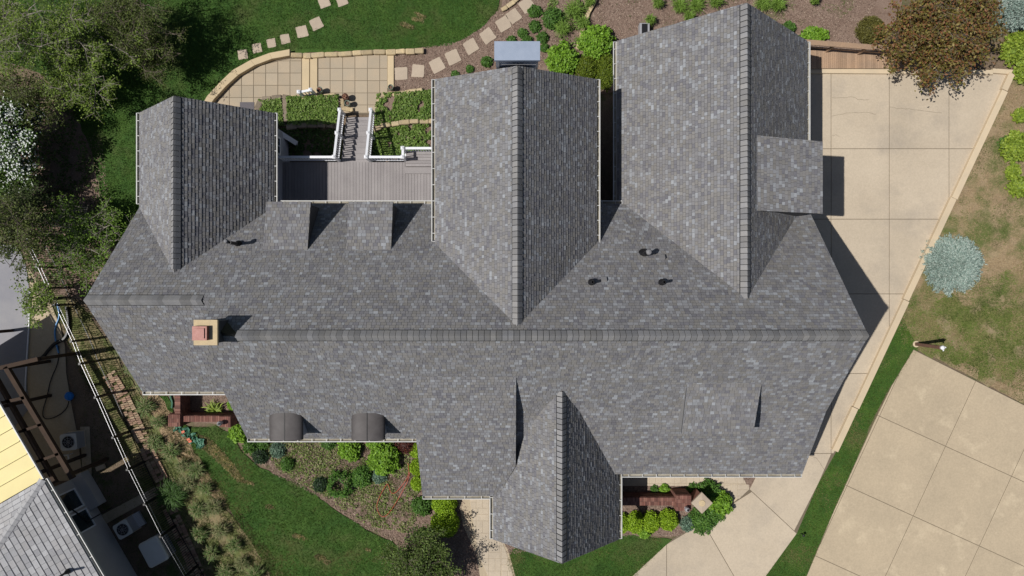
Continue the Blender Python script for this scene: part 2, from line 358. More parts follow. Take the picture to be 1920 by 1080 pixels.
# curb walls around the drive
cw = empty('curb_wall', P(1720, 500), 'long low buff concrete curb wall edging the right side of the driveway', 'curb')
A = Vector(P(1898, 138, .2)[:2]); B = Vector(P(1566, 846, .2)[:2]); d = (B-A).normalized(); nrm = Vector((-d.y, d.x))
if nrm.x > 0: nrm = -nrm
cuts = [0, .044, .33, .60, .885, 1.0]
for i in range(5):
    a = A.lerp(B, cuts[i]); b = A.lerp(B, cuts[i+1]); sh = .05*(i % 2)-.02
    q = [a-nrm*(.17+sh), b-nrm*(.17+sh), b+nrm*(.15-sh), a+nrm*(.15-sh)]
    slab('curb_section', [tuple(p) for p in q], -.1, .24-.02*(i % 2), CURBM, cw, gap=.012)
cw2 = empty('curb_wall', P(1700, 133), 'straight buff concrete curb between wooden walkway and head of the driveway', 'curb')
for x0, x1 in ((1500, 1862), (1862, 1903)):
    slab('curb_section', w2([(x0, 128), (x1, 131), (x1, 140), (x0, 137)], .15), -.1, .17, CURBM, cw2, gap=.004)

# neighbour driveway thickness irregular grass lip handled by tufts

# ------------------------------------------------------------------ walkways of stamped concrete
wk = sheet('front_walkway', [(855, 915), (925, 905), (935, 1000), (952, 1030), (975, 1110), (905, 1110), (893, 1040), (868, 985)], .02, CONC2, amp=0)
wpoly = w2([(862, 905), (925, 905), (937, 1005), (948, 1030), (972, 1110), (908, 1110), (897, 1040), (872, 985)])
def stamped(conv, parent, x0, x1, y0, y1, cell=.62):
    y = y0; r = 0
    while y < y1:
        x = x0
        while x < x1:
            if (r+int((x-x0)/cell)) % 2: parts = [(0, 0, .5, 1), (.5, 0, 1, 1)]
            else: parts = [(0, 0, 1, .5), (0, .5, 1, 1)]
            for a, b, c, d_ in parts:
                q = [(x+a*cell, y+b*cell), (x+c*cell, y+b*cell), (x+c*cell, y+d_*cell), (x+a*cell, y+d_*cell)]
                cl = clip_convex(q, conv)
                if len(cl) > 2 and abs(area(cl)) > .01: slab('paver', cl, -.02, .032, CONC, parent, gap=.003)
            x += cell
        y += cell; r += 1
stamped(w2([(862, 905), (925, 905), (937, 1005), (940, 1110), (908, 1110), (897, 1040), (872, 985)]), wk, -3, .5, -15.2, -9.2)
stamped(w2([(937, 1005), (948, 1030), (972, 1110), (940, 1110)]), wk, -3, .5, -15.2, -9.2)
wk2 = sheet('porch_walkway', [(1130, 870), (1380, 870), (1405, 917), (1368, 952), (1340, 925), (1290, 911), (1130, 911)], .018, CONC2, amp=0)
stamped(w2([(1130, 870), (1380, 870), (1400, 908), (1290, 911), (1130, 911)]), wk2, 4.3, 12.2, -11.5, -8.2)
stamped(w2([(1290, 911), (1404, 908), (1405, 917), (1368, 952), (1345, 925)]), wk2, 4.3, 12.2, -11.5, -8.2)

# ------------------------------------------------------------------ patio behind the house
patio = sheet('patio', [(384, 192), (428, 142), (480, 116), (543, 104), (740, 100), (740, 205), (700, 215), (640, 215), (625, 187), (500, 187), (470, 205), (440, 215), (384, 215)], .02, JOINT, amp=0)
arc = [(372, 215), (393, 185), (430, 152), (478, 126), (530, 113), (567, 108), (567, 215)]
vx = [362, 385, 408, 430.7, 453.5, 476, 498.8, 521.6, 544.4, 566]; hy = [90, 114.5, 137.3, 160.3, 183.3, 206, 228]
for i in range(len(vx)-1):
    for j in range(len(hy)-1):
        c = clip_convex(ccw(w2([(vx[i], hy[j]), (vx[i+1], hy[j]), (vx[i+1], hy[j+1]), (vx[i], hy[j+1])])), w2(arc))
        if len(c) > 2: slab('paver', c, -.02, .04+random.uniform(-.003, .003), PAVER, patio, gap=.009)
for q in ([(567, 108), (581, 108), (581, 186), (567, 186)], [(582, 108), (596, 108), (596, 186), (582, 186)], [(727, 102), (739, 102), (739, 166), (727, 166)]):
    slab('coping', w2(q), -.02, .075, CAPT, patio, gap=.004)
vx = [597, 619.5, 643, 666, 689.3, 712.5, 727]; hy = [101, 128.5, 151.5, 174.5, 197, 212]
for i in range(6):
    for j in range(5):
        conv = [(597, 102), (727, 102), (727, 174), (712.5, 197), (706, 212), (642, 212), (642, 186), (597, 184)]
        q = [(vx[i], hy[j]), (vx[i+1], hy[j]), (vx[i+1], hy[j+1]), (vx[i], hy[j+1])]
        if j >= 3 and i < 2 and hy[j] > 180: continue
        if j == 4 and i > 4: continue
        if j == 3 and i < 2: q = [(vx[i], hy[j]), (vx[i+1], hy[j]), (vx[i+1], 182), (vx[i], 182)]
        slab('paver', w2(q), -.02, .036+random.uniform(-.004, .004), PAVER, patio, gap=.009)
# curved buff seat wall
sw = empty('patio_edge_wall', P(450, 135), 'curved buff coping wall along the lawn side of the patio', 'wall')
ao = [(372, 208), (388, 180), (412, 154), (436, 131), (470, 112), (505, 99), (543, 92)]; ai = [(385, 208), (401, 186), (424, 161), (447, 140), (478, 122), (510, 110), (543, 104)]
for i in range(6):
    ex = (0, 0) if i > 2 else (2, 2)
    mb = MB(); q = w2([ao[i], ao[i+1], ai[i+1], ai[i]], .3)
    slab('coping', q, -.05, .3, CAPT, sw, gap=0.001)

# ------------------------------------------------------------------ stones
def rough_stone_mesh(lx, ly, lz, seed):
    r = random.Random(seed); bm = bmesh.new(); bmesh.ops.create_cube(bm, size=1)
    bmesh.ops.bevel(bm, geom=list(bm.edges), offset=.1, segments=1, affect='EDGES')
    for v in bm.verts:
        v.co = Vector((v.co.x*lx*(1+r.uniform(-.05, .05)), v.co.y*ly*(1+r.uniform(-.08, .08)), (v.co.z+.5)*lz))
    me = bpy.data.meshes.new('stone'); bm.to_mesh(me); bm.free(); return me
stone_me = {}
def stone(mat, seed):
    k = (mat.name, seed)
    if k not in stone_me:
        me = rough_stone_mesh(1, 1, 1, seed); me.materials.append(mat); stone_me[k] = me
    return stone_me[k]
def stone_run(th, path, z, h, wid, mat, lens=(.4, .8), name='stone'):
    pts = [P(a, b, z+h) for a, b in path]; o = th.location; k = 0
    seg = [(pts[i+1]-pts[i]).length for i in range(len(pts)-1)]; tot = sum(seg); s = 0
    def at(s):
        for i, L in enumerate(seg):
            if s <= L or i == len(seg)-1: return pts[i].lerp(pts[i+1], min(1, s/L))
            s -= L
    while s < tot-.08:
        L = min(random.uniform(*lens), tot-s); a = at(s); b = at(s+L); m = (a+b)/2; ang = math.atan2(b.y-a.y, b.x-a.x)
        put(name, stone(mat, random.randrange(5)), th, (m.x-o.x+random.uniform(-.02, .02), m.y-o.y+random.uniform(-.02, .02), z-o.z-random.uniform(0, .02)), (0, 0, ang+random.uniform(-.04, .04)),
            (L*.96, wid*random.uniform(.88, 1.08), h*random.uniform(.93, 1.05)))
        s += L; k += 1
def stones(label, path, z, h, wid, mat, lens=(.4, .8)):
    th = empty('stone_wall', P(*path[len(path)//2], 0), label, 'stone wall'); stone_run(th, path, z, h, wid, mat, lens); return th
stones('row of buff limestone blocks between lawn and top edge of patio', [(545, 103), (580, 103), (640, 100), (700, 97), (742, 96), (797, 94)], 0, .25, .25, STONE, (.35, .75))
stones('pair of short limestone blocks curving round the far end of the lawn', [(941, 18), (958, 8), (975, -8)], 0, .15, .22, STONE, (.3, .5))
stones('pale stone edging line curving down through the upper planting bed', [(1118, -5), (1110, 12), (1100, 32), (1093, 55), (1086, 75), (1083, 92)], 0, .18, .2, STONE, (.5, .9))
stones('grey brown blocks bordering the small corner planter beside patio pavers', [(482, 205), (488, 186), (505, 184), (530, 181), (538, 183)], 0, .3, .28, STONEG, (.4, .6))
stones('grey blocks dividing the two green planters left of the deck steps', [(533, 184), (533, 200), (536, 230)], 0, .34, .28, STONEG, (.4, .6))
stones('buff blocks along the patio edge of the wide green planter', [(545, 182), (570, 183), (595, 181), (630, 178)], 0, .28, .2, STONE, (.5, .9))
stones('short buff blocks at the pots beside the foot of the steps', [(641, 184), (643, 206), (662, 205)], 0, .2, .2, STONE, (.35, .5))
stones('arched dark stone wall between sunny planter and shaded pit', [(535, 238), (560, 234), (590, 232), (615, 234), (636, 238)], -.1, .42, .28, STONEG, (.4, .6))
stones('buff stone edging on the patio side of the right green planter', [(709, 200), (712, 178), (740, 175), (770, 172), (792, 168)], 0, .22, .22, STONE, (.4, .7))
stones('curved buff stone wall across the right planter below the gable eave', [(700, 243), (712, 236), (735, 232), (765, 228), (795, 226), (818, 226)], 0, .35, .24, STONE, (.4, .6))

def stepping(px, py, s, ang, label):
    mb = MB(); z = .03; c = P(px, py, z); h = s*(H-z)/F/2
    pts = []
    for k in range(4):
        a = rad(ang)+math.pi/4+k*math.pi/2; r = h*1.414*random.uniform(.96, 1.05); pts.append((r*math.cos(a), r*math.sin(a)))
    out = []
    for k in range(4):
        a = Vector(pts[k]); b = Vector(pts[(k+1) % 4])
        for t in (.06, .35, .65, .94): p = a.lerp(b, t); out.append((p.x+random.uniform(-.012, .012), p.y+random.uniform(-.012, .012)))
    mb.prism(out, -.05, .035); o = put('stepping_stone', mb.mesh('stepping_stone', STEPST), None, (c.x, c.y, .0))
    tag(o, label, 'stepping stone', 'stepping stones of the garden path'); return o
for a in ((752, 138, 23, 2, 'square stepping stone in mulch touching the buff patio coping'), (784, 133, 23, -5, 'stepping stone in mulch, second out from the patio coping'), (819, 122, 24, 28, 'stepping stone in mulch, third out from the patio coping'),
          (849, 107, 24, 25, 'stepping stone in mulch, fourth out from the patio coping'), (883, 87, 24, 30, 'stepping stone in mulch just left of the blue grey metal chase'), (914, 67, 24, 35, 'stepping stone in mulch above left corner of the blue grey metal chase'),
          (944, 45, 24, 30, 'stepping stone beside the lawn edge, third from top of the photo'), (963, 30, 23, 35, 'stepping stone almost touching the one before it, second from top'), (988, 10, 24, 35, 'topmost stepping stone in the mulch cut near the photo edge'),
          (455, 102, 18, 8, 'stepping stone in grass lowest and leftmost beside the curved coping'), (482, 90, 17, 12, 'small stepping stone in grass, second from the left end'), (509, 81, 16, 12, 'smallest stepping stone in grass, third from the left end'),
          (535, 73, 17, 12, 'stepping stone in grass above the end of curved coping'), (566, 59, 21, 15, 'large square stepping stone in grass, fourth from top'), (593, 44, 21, 25, 'large stepping stone in the lawn, third from top'),
          (608, 4, 20, 20, 'stepping stone in the lawn at the top, left of a pair'), (641, 1, 20, 20, 'stepping stone in the lawn at the top, right of a pair')):
    stepping(*a)

# ------------------------------------------------------------------ THE HOUSE
house = empty('house', (0, 0, 0), 'large house with grey shingled gabled roofs filling the middle of the photo', 'house')
SHV = []; SHF = []; SHC = []
PAL = [((.186, .184, .190), 5), ((.17, .168, .177), 4), ((.198, .192, .188), 4), ((.212, .215, .228), 3), ((.24, .25, .268), 1.8), ((.145, .144, .16), 2.4), ((.182, .176, .170), 3), ((.275, .288, .308), .6)]
PW = np.array([w for c, w in PAL], float); PW /= PW.sum(); PC = [c for c, w in PAL]
def plane_of(poly):
    n = Vector((0, 0, 0))
    for i in range(len(poly)):
        a, b = poly[i], poly[(i+1) % len(poly)]; n += Vector(((a.y-b.y)*(a.z+b.z), (a.z-b.z)*(a.x+b.x), (a.x-b.x)*(a.y+b.y)))
    n.normalize()
    return n if n.z > 0 else -n
def shingle(polys, expo=.14, thick=.018, wr=(.10, .23), pal=None, out=None, seed=1, shade_band=.15, gap=.010):
    "cover convex roof polygons that share one plane with overlapping tabs"
    V, Fq, C = out if out else (SHV, SHF, SHC)
    pc = pal or PC; r = random.Random(seed); n = plane_of(polys[0]); u = Vector((-n.y, n.x, 0)).normalized(); v = n.cross(u)
    if v.z < 0: v = -v; 
    o = polys[0][0]; D = n.dot(o)
    allp = [[((p.dot(u)), (p.dot(v))) for p in poly] for poly in polys]; allp = [ccw(p) for p in allp]
    vmin = min(q[1] for p in allp for q in p); umin = min(q[0] for p in allp for q in p); umax = max(q[0] for p in allp for q in p); vmax = max(q[1] for p in allp for q in p)
    base = n*D
    def w(a, b, h): return (u*a+v*b+base+n*h)
    k = 0; vv = vmin-.02
    while vv < vmax:
        uu = umin-r.uniform(0, .25)
        while uu < umax:
            L = r.uniform(*wr); raised = r.random() < .5; t = thick*(1.0 if raised else .62)
            if pal: ci = r.randrange(len(pc))
            else:
                ci = r.choices(range(len(PC)), PW)[0]
            c = pc[ci]; j = r.uniform(.93, 1.07); c = (c[0]*j, c[1]*j, c[2]*j)
            vb = vv+expo*(1-shade_band); g_ = gap/2
            for rect, cc in (([(uu+g_, vv), (uu+L-g_, vv), (uu+L-g_, vb), (uu+g_, vb)], c), ([(uu+g_, vb), (uu+L-g_, vb), (uu+L-g_, vv+expo), (uu+g_, vv+expo)], (c[0]*.42, c[1]*.42, c[2]*.45))):  # upper strip darkened: shade line under the next course, put into the colour
             for conv in allp:
                 cl = rect; full = True
                 for i in range(len(conv)):
                     a, b = conv[i], conv[(i+1) % len(conv)]; dx, dy = b[0]-a[0], b[1]-a[1]
                     if all(dx*(p[1]-a[1])-dy*(p[0]-a[0]) >= 0 for p in cl): continue
                     full = False; cl = clip(cl, a, b)
                     if len(cl) < 3: break
                 if len(cl) < 3: continue
                 b0 = len(V); m = len(cl)
                 for p in cl:
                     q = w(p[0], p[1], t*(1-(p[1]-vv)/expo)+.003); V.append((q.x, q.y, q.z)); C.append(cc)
                 Fq.append(tuple(range(b0, b0+m)))
                 for p in cl:
                     q = w(p[0], p[1], -.006); V.append((q.x, q.y, q.z)); C.append(cc)
                 for i in range(m):
                     p, q = cl[i], cl[(i+1) % m]
                     if abs(p[1]-q[1]) < 1e-5 and p[1] > vv+1e-4: continue
                     Fq.append((b0+i, b0+m+i, b0+m+(i+1) % m, b0+(i+1) % m))
            uu += L
        vv += expo
DK = MB()
def deckslab(poly, t=.17, m=0):
    n = len(poly); top = [p-Vector((0, 0, .004)) for p in poly]; bot = [p-Vector((0, 0, t)) for p in poly]
    a = sum(poly[i].x*poly[(i+1) % n].y-poly[(i+1) % n].x*poly[i].y for i in range(n))
    if a < 0: top.reverse(); bot.reverse()
    DK.add(top+bot, [tuple(range(n)), tuple(range(2*n-1, n-1, -1))]+[(i, n+i, n+(i+1) % n, (i+1) % n) for i in range(n)], m=m)
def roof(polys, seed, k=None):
    n = plane_of(polys[0]); shingle(polys, seed=seed, shade_band=.15 if n.z < .85 else .08, thick=.024 if n.x > .4 else .018)
    for p in polys: deckslab(p)
# heights: back eave 3.45, left ridge 7.44, main ridge 8.7
SB = .97                                        # back pitch
def zb(yd): return 8.7-SB*(1.75-yd)             # back plane
XL, XM, XR = -16.45, -11.57, 13.05
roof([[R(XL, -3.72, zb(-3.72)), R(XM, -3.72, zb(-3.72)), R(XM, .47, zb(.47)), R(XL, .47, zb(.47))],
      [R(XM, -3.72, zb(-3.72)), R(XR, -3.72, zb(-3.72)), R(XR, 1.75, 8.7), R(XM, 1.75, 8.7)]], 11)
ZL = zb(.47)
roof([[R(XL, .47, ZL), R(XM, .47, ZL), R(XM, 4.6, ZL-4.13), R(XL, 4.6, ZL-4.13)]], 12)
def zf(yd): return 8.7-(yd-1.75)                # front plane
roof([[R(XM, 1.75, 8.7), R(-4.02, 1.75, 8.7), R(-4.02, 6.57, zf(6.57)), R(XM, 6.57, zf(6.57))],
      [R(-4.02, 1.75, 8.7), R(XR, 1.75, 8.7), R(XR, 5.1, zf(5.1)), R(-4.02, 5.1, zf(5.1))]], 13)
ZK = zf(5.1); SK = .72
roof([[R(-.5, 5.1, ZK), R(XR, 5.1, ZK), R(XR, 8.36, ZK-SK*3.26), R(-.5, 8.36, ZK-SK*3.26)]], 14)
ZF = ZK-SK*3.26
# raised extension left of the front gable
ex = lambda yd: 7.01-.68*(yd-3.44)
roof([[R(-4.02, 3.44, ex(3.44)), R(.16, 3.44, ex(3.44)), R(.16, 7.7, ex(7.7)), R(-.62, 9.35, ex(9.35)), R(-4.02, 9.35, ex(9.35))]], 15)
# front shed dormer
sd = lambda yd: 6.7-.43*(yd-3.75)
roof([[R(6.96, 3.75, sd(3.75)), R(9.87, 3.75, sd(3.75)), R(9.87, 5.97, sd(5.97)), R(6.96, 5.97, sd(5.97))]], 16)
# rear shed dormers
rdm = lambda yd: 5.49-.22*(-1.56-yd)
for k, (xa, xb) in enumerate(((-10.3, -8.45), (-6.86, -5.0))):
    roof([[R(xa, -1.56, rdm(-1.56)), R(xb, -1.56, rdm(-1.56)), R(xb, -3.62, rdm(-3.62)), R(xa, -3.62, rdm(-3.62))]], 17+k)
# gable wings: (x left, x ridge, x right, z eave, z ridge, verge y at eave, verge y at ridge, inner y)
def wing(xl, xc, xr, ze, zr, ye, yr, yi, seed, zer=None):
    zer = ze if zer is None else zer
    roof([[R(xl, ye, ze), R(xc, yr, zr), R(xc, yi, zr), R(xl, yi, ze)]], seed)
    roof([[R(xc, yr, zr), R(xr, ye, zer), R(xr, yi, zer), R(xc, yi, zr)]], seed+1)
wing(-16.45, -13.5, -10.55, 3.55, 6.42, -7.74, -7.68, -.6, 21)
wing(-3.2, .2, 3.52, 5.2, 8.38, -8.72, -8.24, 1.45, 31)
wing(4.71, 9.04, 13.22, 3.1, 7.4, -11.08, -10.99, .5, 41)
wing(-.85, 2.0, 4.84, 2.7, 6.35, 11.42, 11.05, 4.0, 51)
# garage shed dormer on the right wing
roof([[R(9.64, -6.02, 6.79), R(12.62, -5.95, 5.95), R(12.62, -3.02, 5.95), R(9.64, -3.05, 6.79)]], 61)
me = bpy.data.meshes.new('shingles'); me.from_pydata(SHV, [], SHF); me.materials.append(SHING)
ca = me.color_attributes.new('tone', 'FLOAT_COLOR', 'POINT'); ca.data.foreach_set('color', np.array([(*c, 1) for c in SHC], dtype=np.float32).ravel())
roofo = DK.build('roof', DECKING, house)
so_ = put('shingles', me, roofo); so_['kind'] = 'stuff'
# ridge caps
def cap_mesh(slope, seed, L=.198, hw=.195):
    r = random.Random(seed); mb = MB(); prof = []
    for i in range(7):
        t = -1+2*i/6; x = t*hw; z = -slope*abs(x)+.05*(1-abs(t))+.035+(.5*(.33-abs(t))*slope*hw*-.35 if abs(t) < .33 else 0); prof.append((x, z))
    top0 = [(x, 0, z+.032) for x, z in prof]; top1 = [(x*.97, L, z+.0) for x, z in prof]; b0 = [(x, 0, z-.06) for x, z in prof]
    n = len(prof); vs = top0+top1+b0+[(x*.97, L, z-.06) for x, z in prof]
    fs = [(i, i+1, n+i+1, n+i) for i in range(n-1)]+[(i+1, i, 2*n+i, 2*n+i+1) for i in range(n-1)]+[(0, n, 3*n, 2*n), (n-1, 2*n-1, 4*n-1, 3*n-1)]
    mb.add(vs, fs); me = mb.mesh('ridge_cap', CAPM); return me
UPV = Vector((0, 0, 1))
def caps(a, b, slope, step=.215):
    a = Vector(a); b = Vector(b); d = b-a; L = d.length; n = int(L/step); ang = math.atan2(d.y, d.x)-math.pi/2
    me = cap_mesh(slope, 1)
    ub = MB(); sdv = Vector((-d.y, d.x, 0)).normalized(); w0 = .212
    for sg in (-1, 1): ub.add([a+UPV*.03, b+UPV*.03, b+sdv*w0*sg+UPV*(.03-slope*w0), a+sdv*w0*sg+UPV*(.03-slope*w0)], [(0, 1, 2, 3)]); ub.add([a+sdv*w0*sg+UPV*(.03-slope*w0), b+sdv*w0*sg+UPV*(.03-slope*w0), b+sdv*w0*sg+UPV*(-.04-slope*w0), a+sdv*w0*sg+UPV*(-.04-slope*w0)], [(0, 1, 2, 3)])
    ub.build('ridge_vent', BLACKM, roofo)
    for i in range(n):
        p = a+d*(i/n); put('ridge_cap', me, roofo, p+Vector((0, 0, 0)), (0, 0, ang))
caps(R(-10.1, 1.75, 8.7), R(13.07, 1.75, 8.7), .98)
caps(R(-16.42, .47, ZL), R(-11.9, .47, ZL), .98)
caps(R(-13.5, -.75, 6.42), R(-13.5, -7.66, 6.42), .97)
caps(R(.2, 1.35, 8.38), R(.2, -8.2, 8.38), .95)
caps(R(9.04, .4, 7.4), R(9.04, -10.96, 7.4), .98)
caps(R(2.0, 4.15, 6.35), R(2.0, 11.02, 6.35), 1.2)
# gutters
def gutter(a, b, out, inner=None, name='gutter', mats=None, parent=house, hang=.62):
    a = Vector(a); b = Vector(b); d = (b-a).normalized(); o = Vector(out).normalized(); up = Vector((0, 0, 1)); L = (b-a).length
    mb = MB(); c = (a+b)/2-up*.10; h = d*(L/2)
    mb.obox(c+o*.012, h, o*.01, up*.06, m=0); mb.obox(c+o*.085-up*.05, h, o*.062, up*.008, m=1); mb.obox(c+o*.15-up*.0, h, o*.010, up*.058, m=0)
    mb.obox(c+o*.152+up*.062, h, o*.018, up*.006, m=0)
    for e in (a, b): mb.obox(e-up*.10+o*.085, d*.01, o*.07, up*.055, m=0)
    k = max(2, int(L/hang))
    for i in range(k):
        p = a+d*(L*(i+.5)/k)-up*.045+o*.08; mb.obox(p, d*.014, o*.08, up*.006, m=0)
    return mb.build(name, mats or [GUT, GUTIN], parent)
UX = Vector((1, 0, 0)); UY = Vector((0, 1, 0))
gutter(R(-16.45, -7.74, 3.55), R(-16.45, -3.72, 3.55), -UX); gutter(R(-10.55, -7.74, 3.55), R(-10.55, -3.72, 3.55), UX)
gutter(R(-10.5, -3.72, zb(-3.72)), R(-2.95, -3.72, zb(-3.72)), UY); gutter(R(3.7, -3.72, zb(-3.72)), R(4.9, -3.72, zb(-3.72)), UY)
gutter(R(-3.2, -8.72, 5.2), R(-3.2, -1.95, 5.2), -UX); gutter(R(3.52, -8.72, 5.2), R(3.52, -1.9, 5.2), UX)
gutter(R(4.71, -11.05, 3.1), R(4.71, -3.8, 3.1), -UX); gutter(R(13.22, -11.05, 3.1), R(13.22, -6.0, 3.1), UX)
gutter(R(-16.45, 4.6, ZL-4.13), R(-11.6, 4.6, ZL-4.13), -UY); gutter(R(XM, 6.57, zf(6.57)), R(-4.05, 6.57, zf(6.57)), -UY)
gutter(R(-4.02, 9.35, ex(9.35)), R(-1.0, 9.35, ex(9.35)), -UY); gutter(R(4.95, 8.36, ZF), R(XR, 8.36, ZF), -UY)
gutter(R(-.85, 8.4, 2.7), R(-.85, 11.4, 2.7), -UX); gutter(R(4.84, 7.2, 2.7), R(4.84, 11.4, 2.7), UX)
# walls
def wallbox(x0, x1, y0, y1, z1, name='wall', mat=SIDING, z0=-.1):
    mb = MB(); mb.box(x0, x1, -y1, -y0, z0, z1); return mb.build(name, mat, house)
def wallgable(xl, xc, xr, y0, y1, ze, zr, mat=SIDING):
    mb = MB(); pr = [(xl, -.1), (xr, -.1), (xr, ze), (xc, zr), (xl, ze)]
    vs = [(x, -y0, z) for x, z in pr]+[(x, -y1, z) for x, z in pr]
    mb.add(vs, [(0, 1, 2, 3, 4), (9, 8, 7, 6, 5)]+[(i, 5+i, 5+(i+1) % 5, (i+1) % 5) for i in range(5)])
    o = mb.build('wall', mat, house)
    return o
wallgable(-16.0, -13.5, -10.98, -7.45, -1.0, 3.75, 6.15)
wallgable(-2.75, .2, 3.08, -8.2, 0, 5.35, 8.1)
wallgable(5.15, 9.04, 12.8, -10.7, -1, 3.3, 7.1)
wallgable(-.45, 2.0, 4.45, 10.8, 5, 2.9, 6.0, mat=SIDING)
wallbox(-16.1, -11.3, -3.2, 4.2, 3.3); wallbox(-11.4, -3.8, -3.3, 6.1, 3.3); wallbox(-3.9, -1.0, 0, 8.9, 2.9); wallbox(-.6, 12.6, -3.2, 7.9, 2.9)
def gend(x0, x1, pts, name='wall', mat=SIDING):
    mb = MB(); n = len(pts); vs = [(x0, -y, z) for y, z in pts]+[(x1, -y, z) for y, z in pts]
    mb.add(vs, [tuple(range(n)), tuple(range(2*n-1, n-1, -1))]+[(i, n+i, n+(i+1) % n, (i+1) % n) for i in range(n)]); return mb.build(name, mat, house)
gend(12.55, 12.75, [(-3.1, 0), (-3.1, 3.6), (1.75, 8.45), (5.1, 5.1), (7.9, 3.1), (7.9, 0)])
gend(-16.1, -15.9, [(-3.1, 0), (-3.1, 3.6), (.47, 7.2), (4.2, 3.4), (4.2, 0)])
gend(-11.5, -11.3, [(-3.1, 0), (-3.1, 3.6), (1.75, 8.5), (6.1, 4.1), (6.1, 0)])
# dormer cheeks
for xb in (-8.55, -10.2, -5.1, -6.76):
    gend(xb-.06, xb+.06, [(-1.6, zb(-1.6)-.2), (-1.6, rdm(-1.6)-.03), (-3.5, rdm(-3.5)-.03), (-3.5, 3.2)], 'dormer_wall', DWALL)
for xb, mt in ((7.04, CAPM), (9.75, DWALL)):  # sunlit cheek coloured lighter, the one in shade dark
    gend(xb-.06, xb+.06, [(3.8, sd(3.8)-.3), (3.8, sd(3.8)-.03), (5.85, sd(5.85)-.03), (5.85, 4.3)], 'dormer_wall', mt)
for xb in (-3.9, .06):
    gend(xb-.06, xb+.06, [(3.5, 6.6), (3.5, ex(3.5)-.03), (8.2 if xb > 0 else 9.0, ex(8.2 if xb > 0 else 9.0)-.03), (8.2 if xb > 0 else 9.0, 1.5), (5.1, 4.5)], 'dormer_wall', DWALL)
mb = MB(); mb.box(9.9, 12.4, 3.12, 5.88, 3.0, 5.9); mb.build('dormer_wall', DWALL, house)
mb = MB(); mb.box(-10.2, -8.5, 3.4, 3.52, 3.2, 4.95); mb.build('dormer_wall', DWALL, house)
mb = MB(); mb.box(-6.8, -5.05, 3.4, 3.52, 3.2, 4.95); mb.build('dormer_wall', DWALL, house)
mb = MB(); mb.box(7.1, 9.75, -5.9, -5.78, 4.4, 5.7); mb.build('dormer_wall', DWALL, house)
# barrel roofed dormers
for x0 in (-10.16, -6.72):
    w_ = 1.36; mb = MB(); n = 16; y0, y1 = -4.6, -6.36; vs = []; 
    def arc_at(y, off=0): return [(x0+w_/2-(w_/2+off)*math.cos(math.pi*i/n)*(1 if 0 < i < n else 1), y, 5.0+(.24+off)*math.sin(math.pi*i/n)**.8) for i in range(n+1)]
    A0 = arc_at(y0, .03); A1 = arc_at(y1, .03)
    bot = [(x0-.03, y0, 3.6), (x0+w_+.03, y0, 3.6), (x0-.03, y1, 3.6), (x0+w_+.03, y1, 3.6)]
    vs = A0+A1; fs = [(i, i+1, n+2+i, n+1+i) for i in range(n)]; mb.add(vs, fs)
    th_ = [(x, y, z-.04) for x, y, z in A1]; mb.add(A1+th_, [(i+1, i, n+1+i, n+2+i) for i in range(n)])
    o = mb.build('barrel_dormer', BRONZE, house, smooth=True)
    seam = MB(); seam.box(x0+w_/2-.017, x0+w_/2+.017, y1, y0, 5.15, 5.285); seam.build('roof_seam', BLACKM, o, org=(0, 0, 0))
    cheek = MB(); cheek.box(x0+.02, x0+w_-.02, y1+.12, y0, 3.6, 5.0); cheek.build('dormer_wall', SIDING, o, org=(0, 0, 0))
    wn_ = MB(); wn_.box(x0+.2, x0+w_-.2, y1+.09, y1+.115, 4.3, 4.9); wn_.build('window', GLASS, o, org=(0, 0, 0))
    ap = MB(); ap.tube(arc_at(-4.9, .05)[1:-1], .02, 4); ap.build('flashing', CAPT, o, org=(0, 0, 0))
# chimney
ch = MB(); ch.box(-11.32, -10.6, -1.98, -1.2, 6.0, 9.14); cho = ch.build('chimney', M('chimney_dark_siding', (.05, .05, .055), (.07, .07, .075), scale=3), house)
cr = MB(); cr.box(-11.40, -10.55, -2.05, -1.14, 9.14, 9.26); cro = cr.build('chimney_crown', CHROOF, cho, org=(0, 0, 0))
fl = MB(); fl.prism([(-11.36, -1.86), (-10.84, -1.86), (-10.84, -1.36), (-11.36, -1.36)], 9.255, 9.46); fl.prism([(-11.28, -1.79), (-10.92, -1.79), (-10.92, -1.43), (-11.28, -1.43)], 9.46, 9.50)
fl.build('flue_cover', RUST, cho, org=(0, 0, 0))
mb = MB()     # saddle behind the chimney
mb.add([(-10.6, -1.25, 8.3), (-10.6, -1.95, 8.4), (-10.0, -1.75, 8.74), (-10.6, -1.6, 8.9)], [(0, 3, 2), (3, 1, 2)]); mb.build('chimney_flashing', BLACKM, cho, org=(0, 0, 0))
# metal chase behind the centre gable
mb = MB(); mb.box(-.60, .98, 8.42, 9.0, 0, 8.5); cs = mb.build('chase', BLUEM, house)
mb = MB(); mb.box(-.65, 1.03, 8.36, 9.06, 8.5, 8.64); mb.build('chase_cap', BLUEM, cs, org=(0, 0, 0))
mb = MB()
for x in (-.56, .9): mb.box(x, x+.08, 8.385, 8.41, 6, 8.5)
for z in (8.0, 8.25): mb.box(-.48, .9, 8.392, 8.408, z, z+.05)
mb.build('chase_trim', GREYM, cs, org=(0, 0, 0))
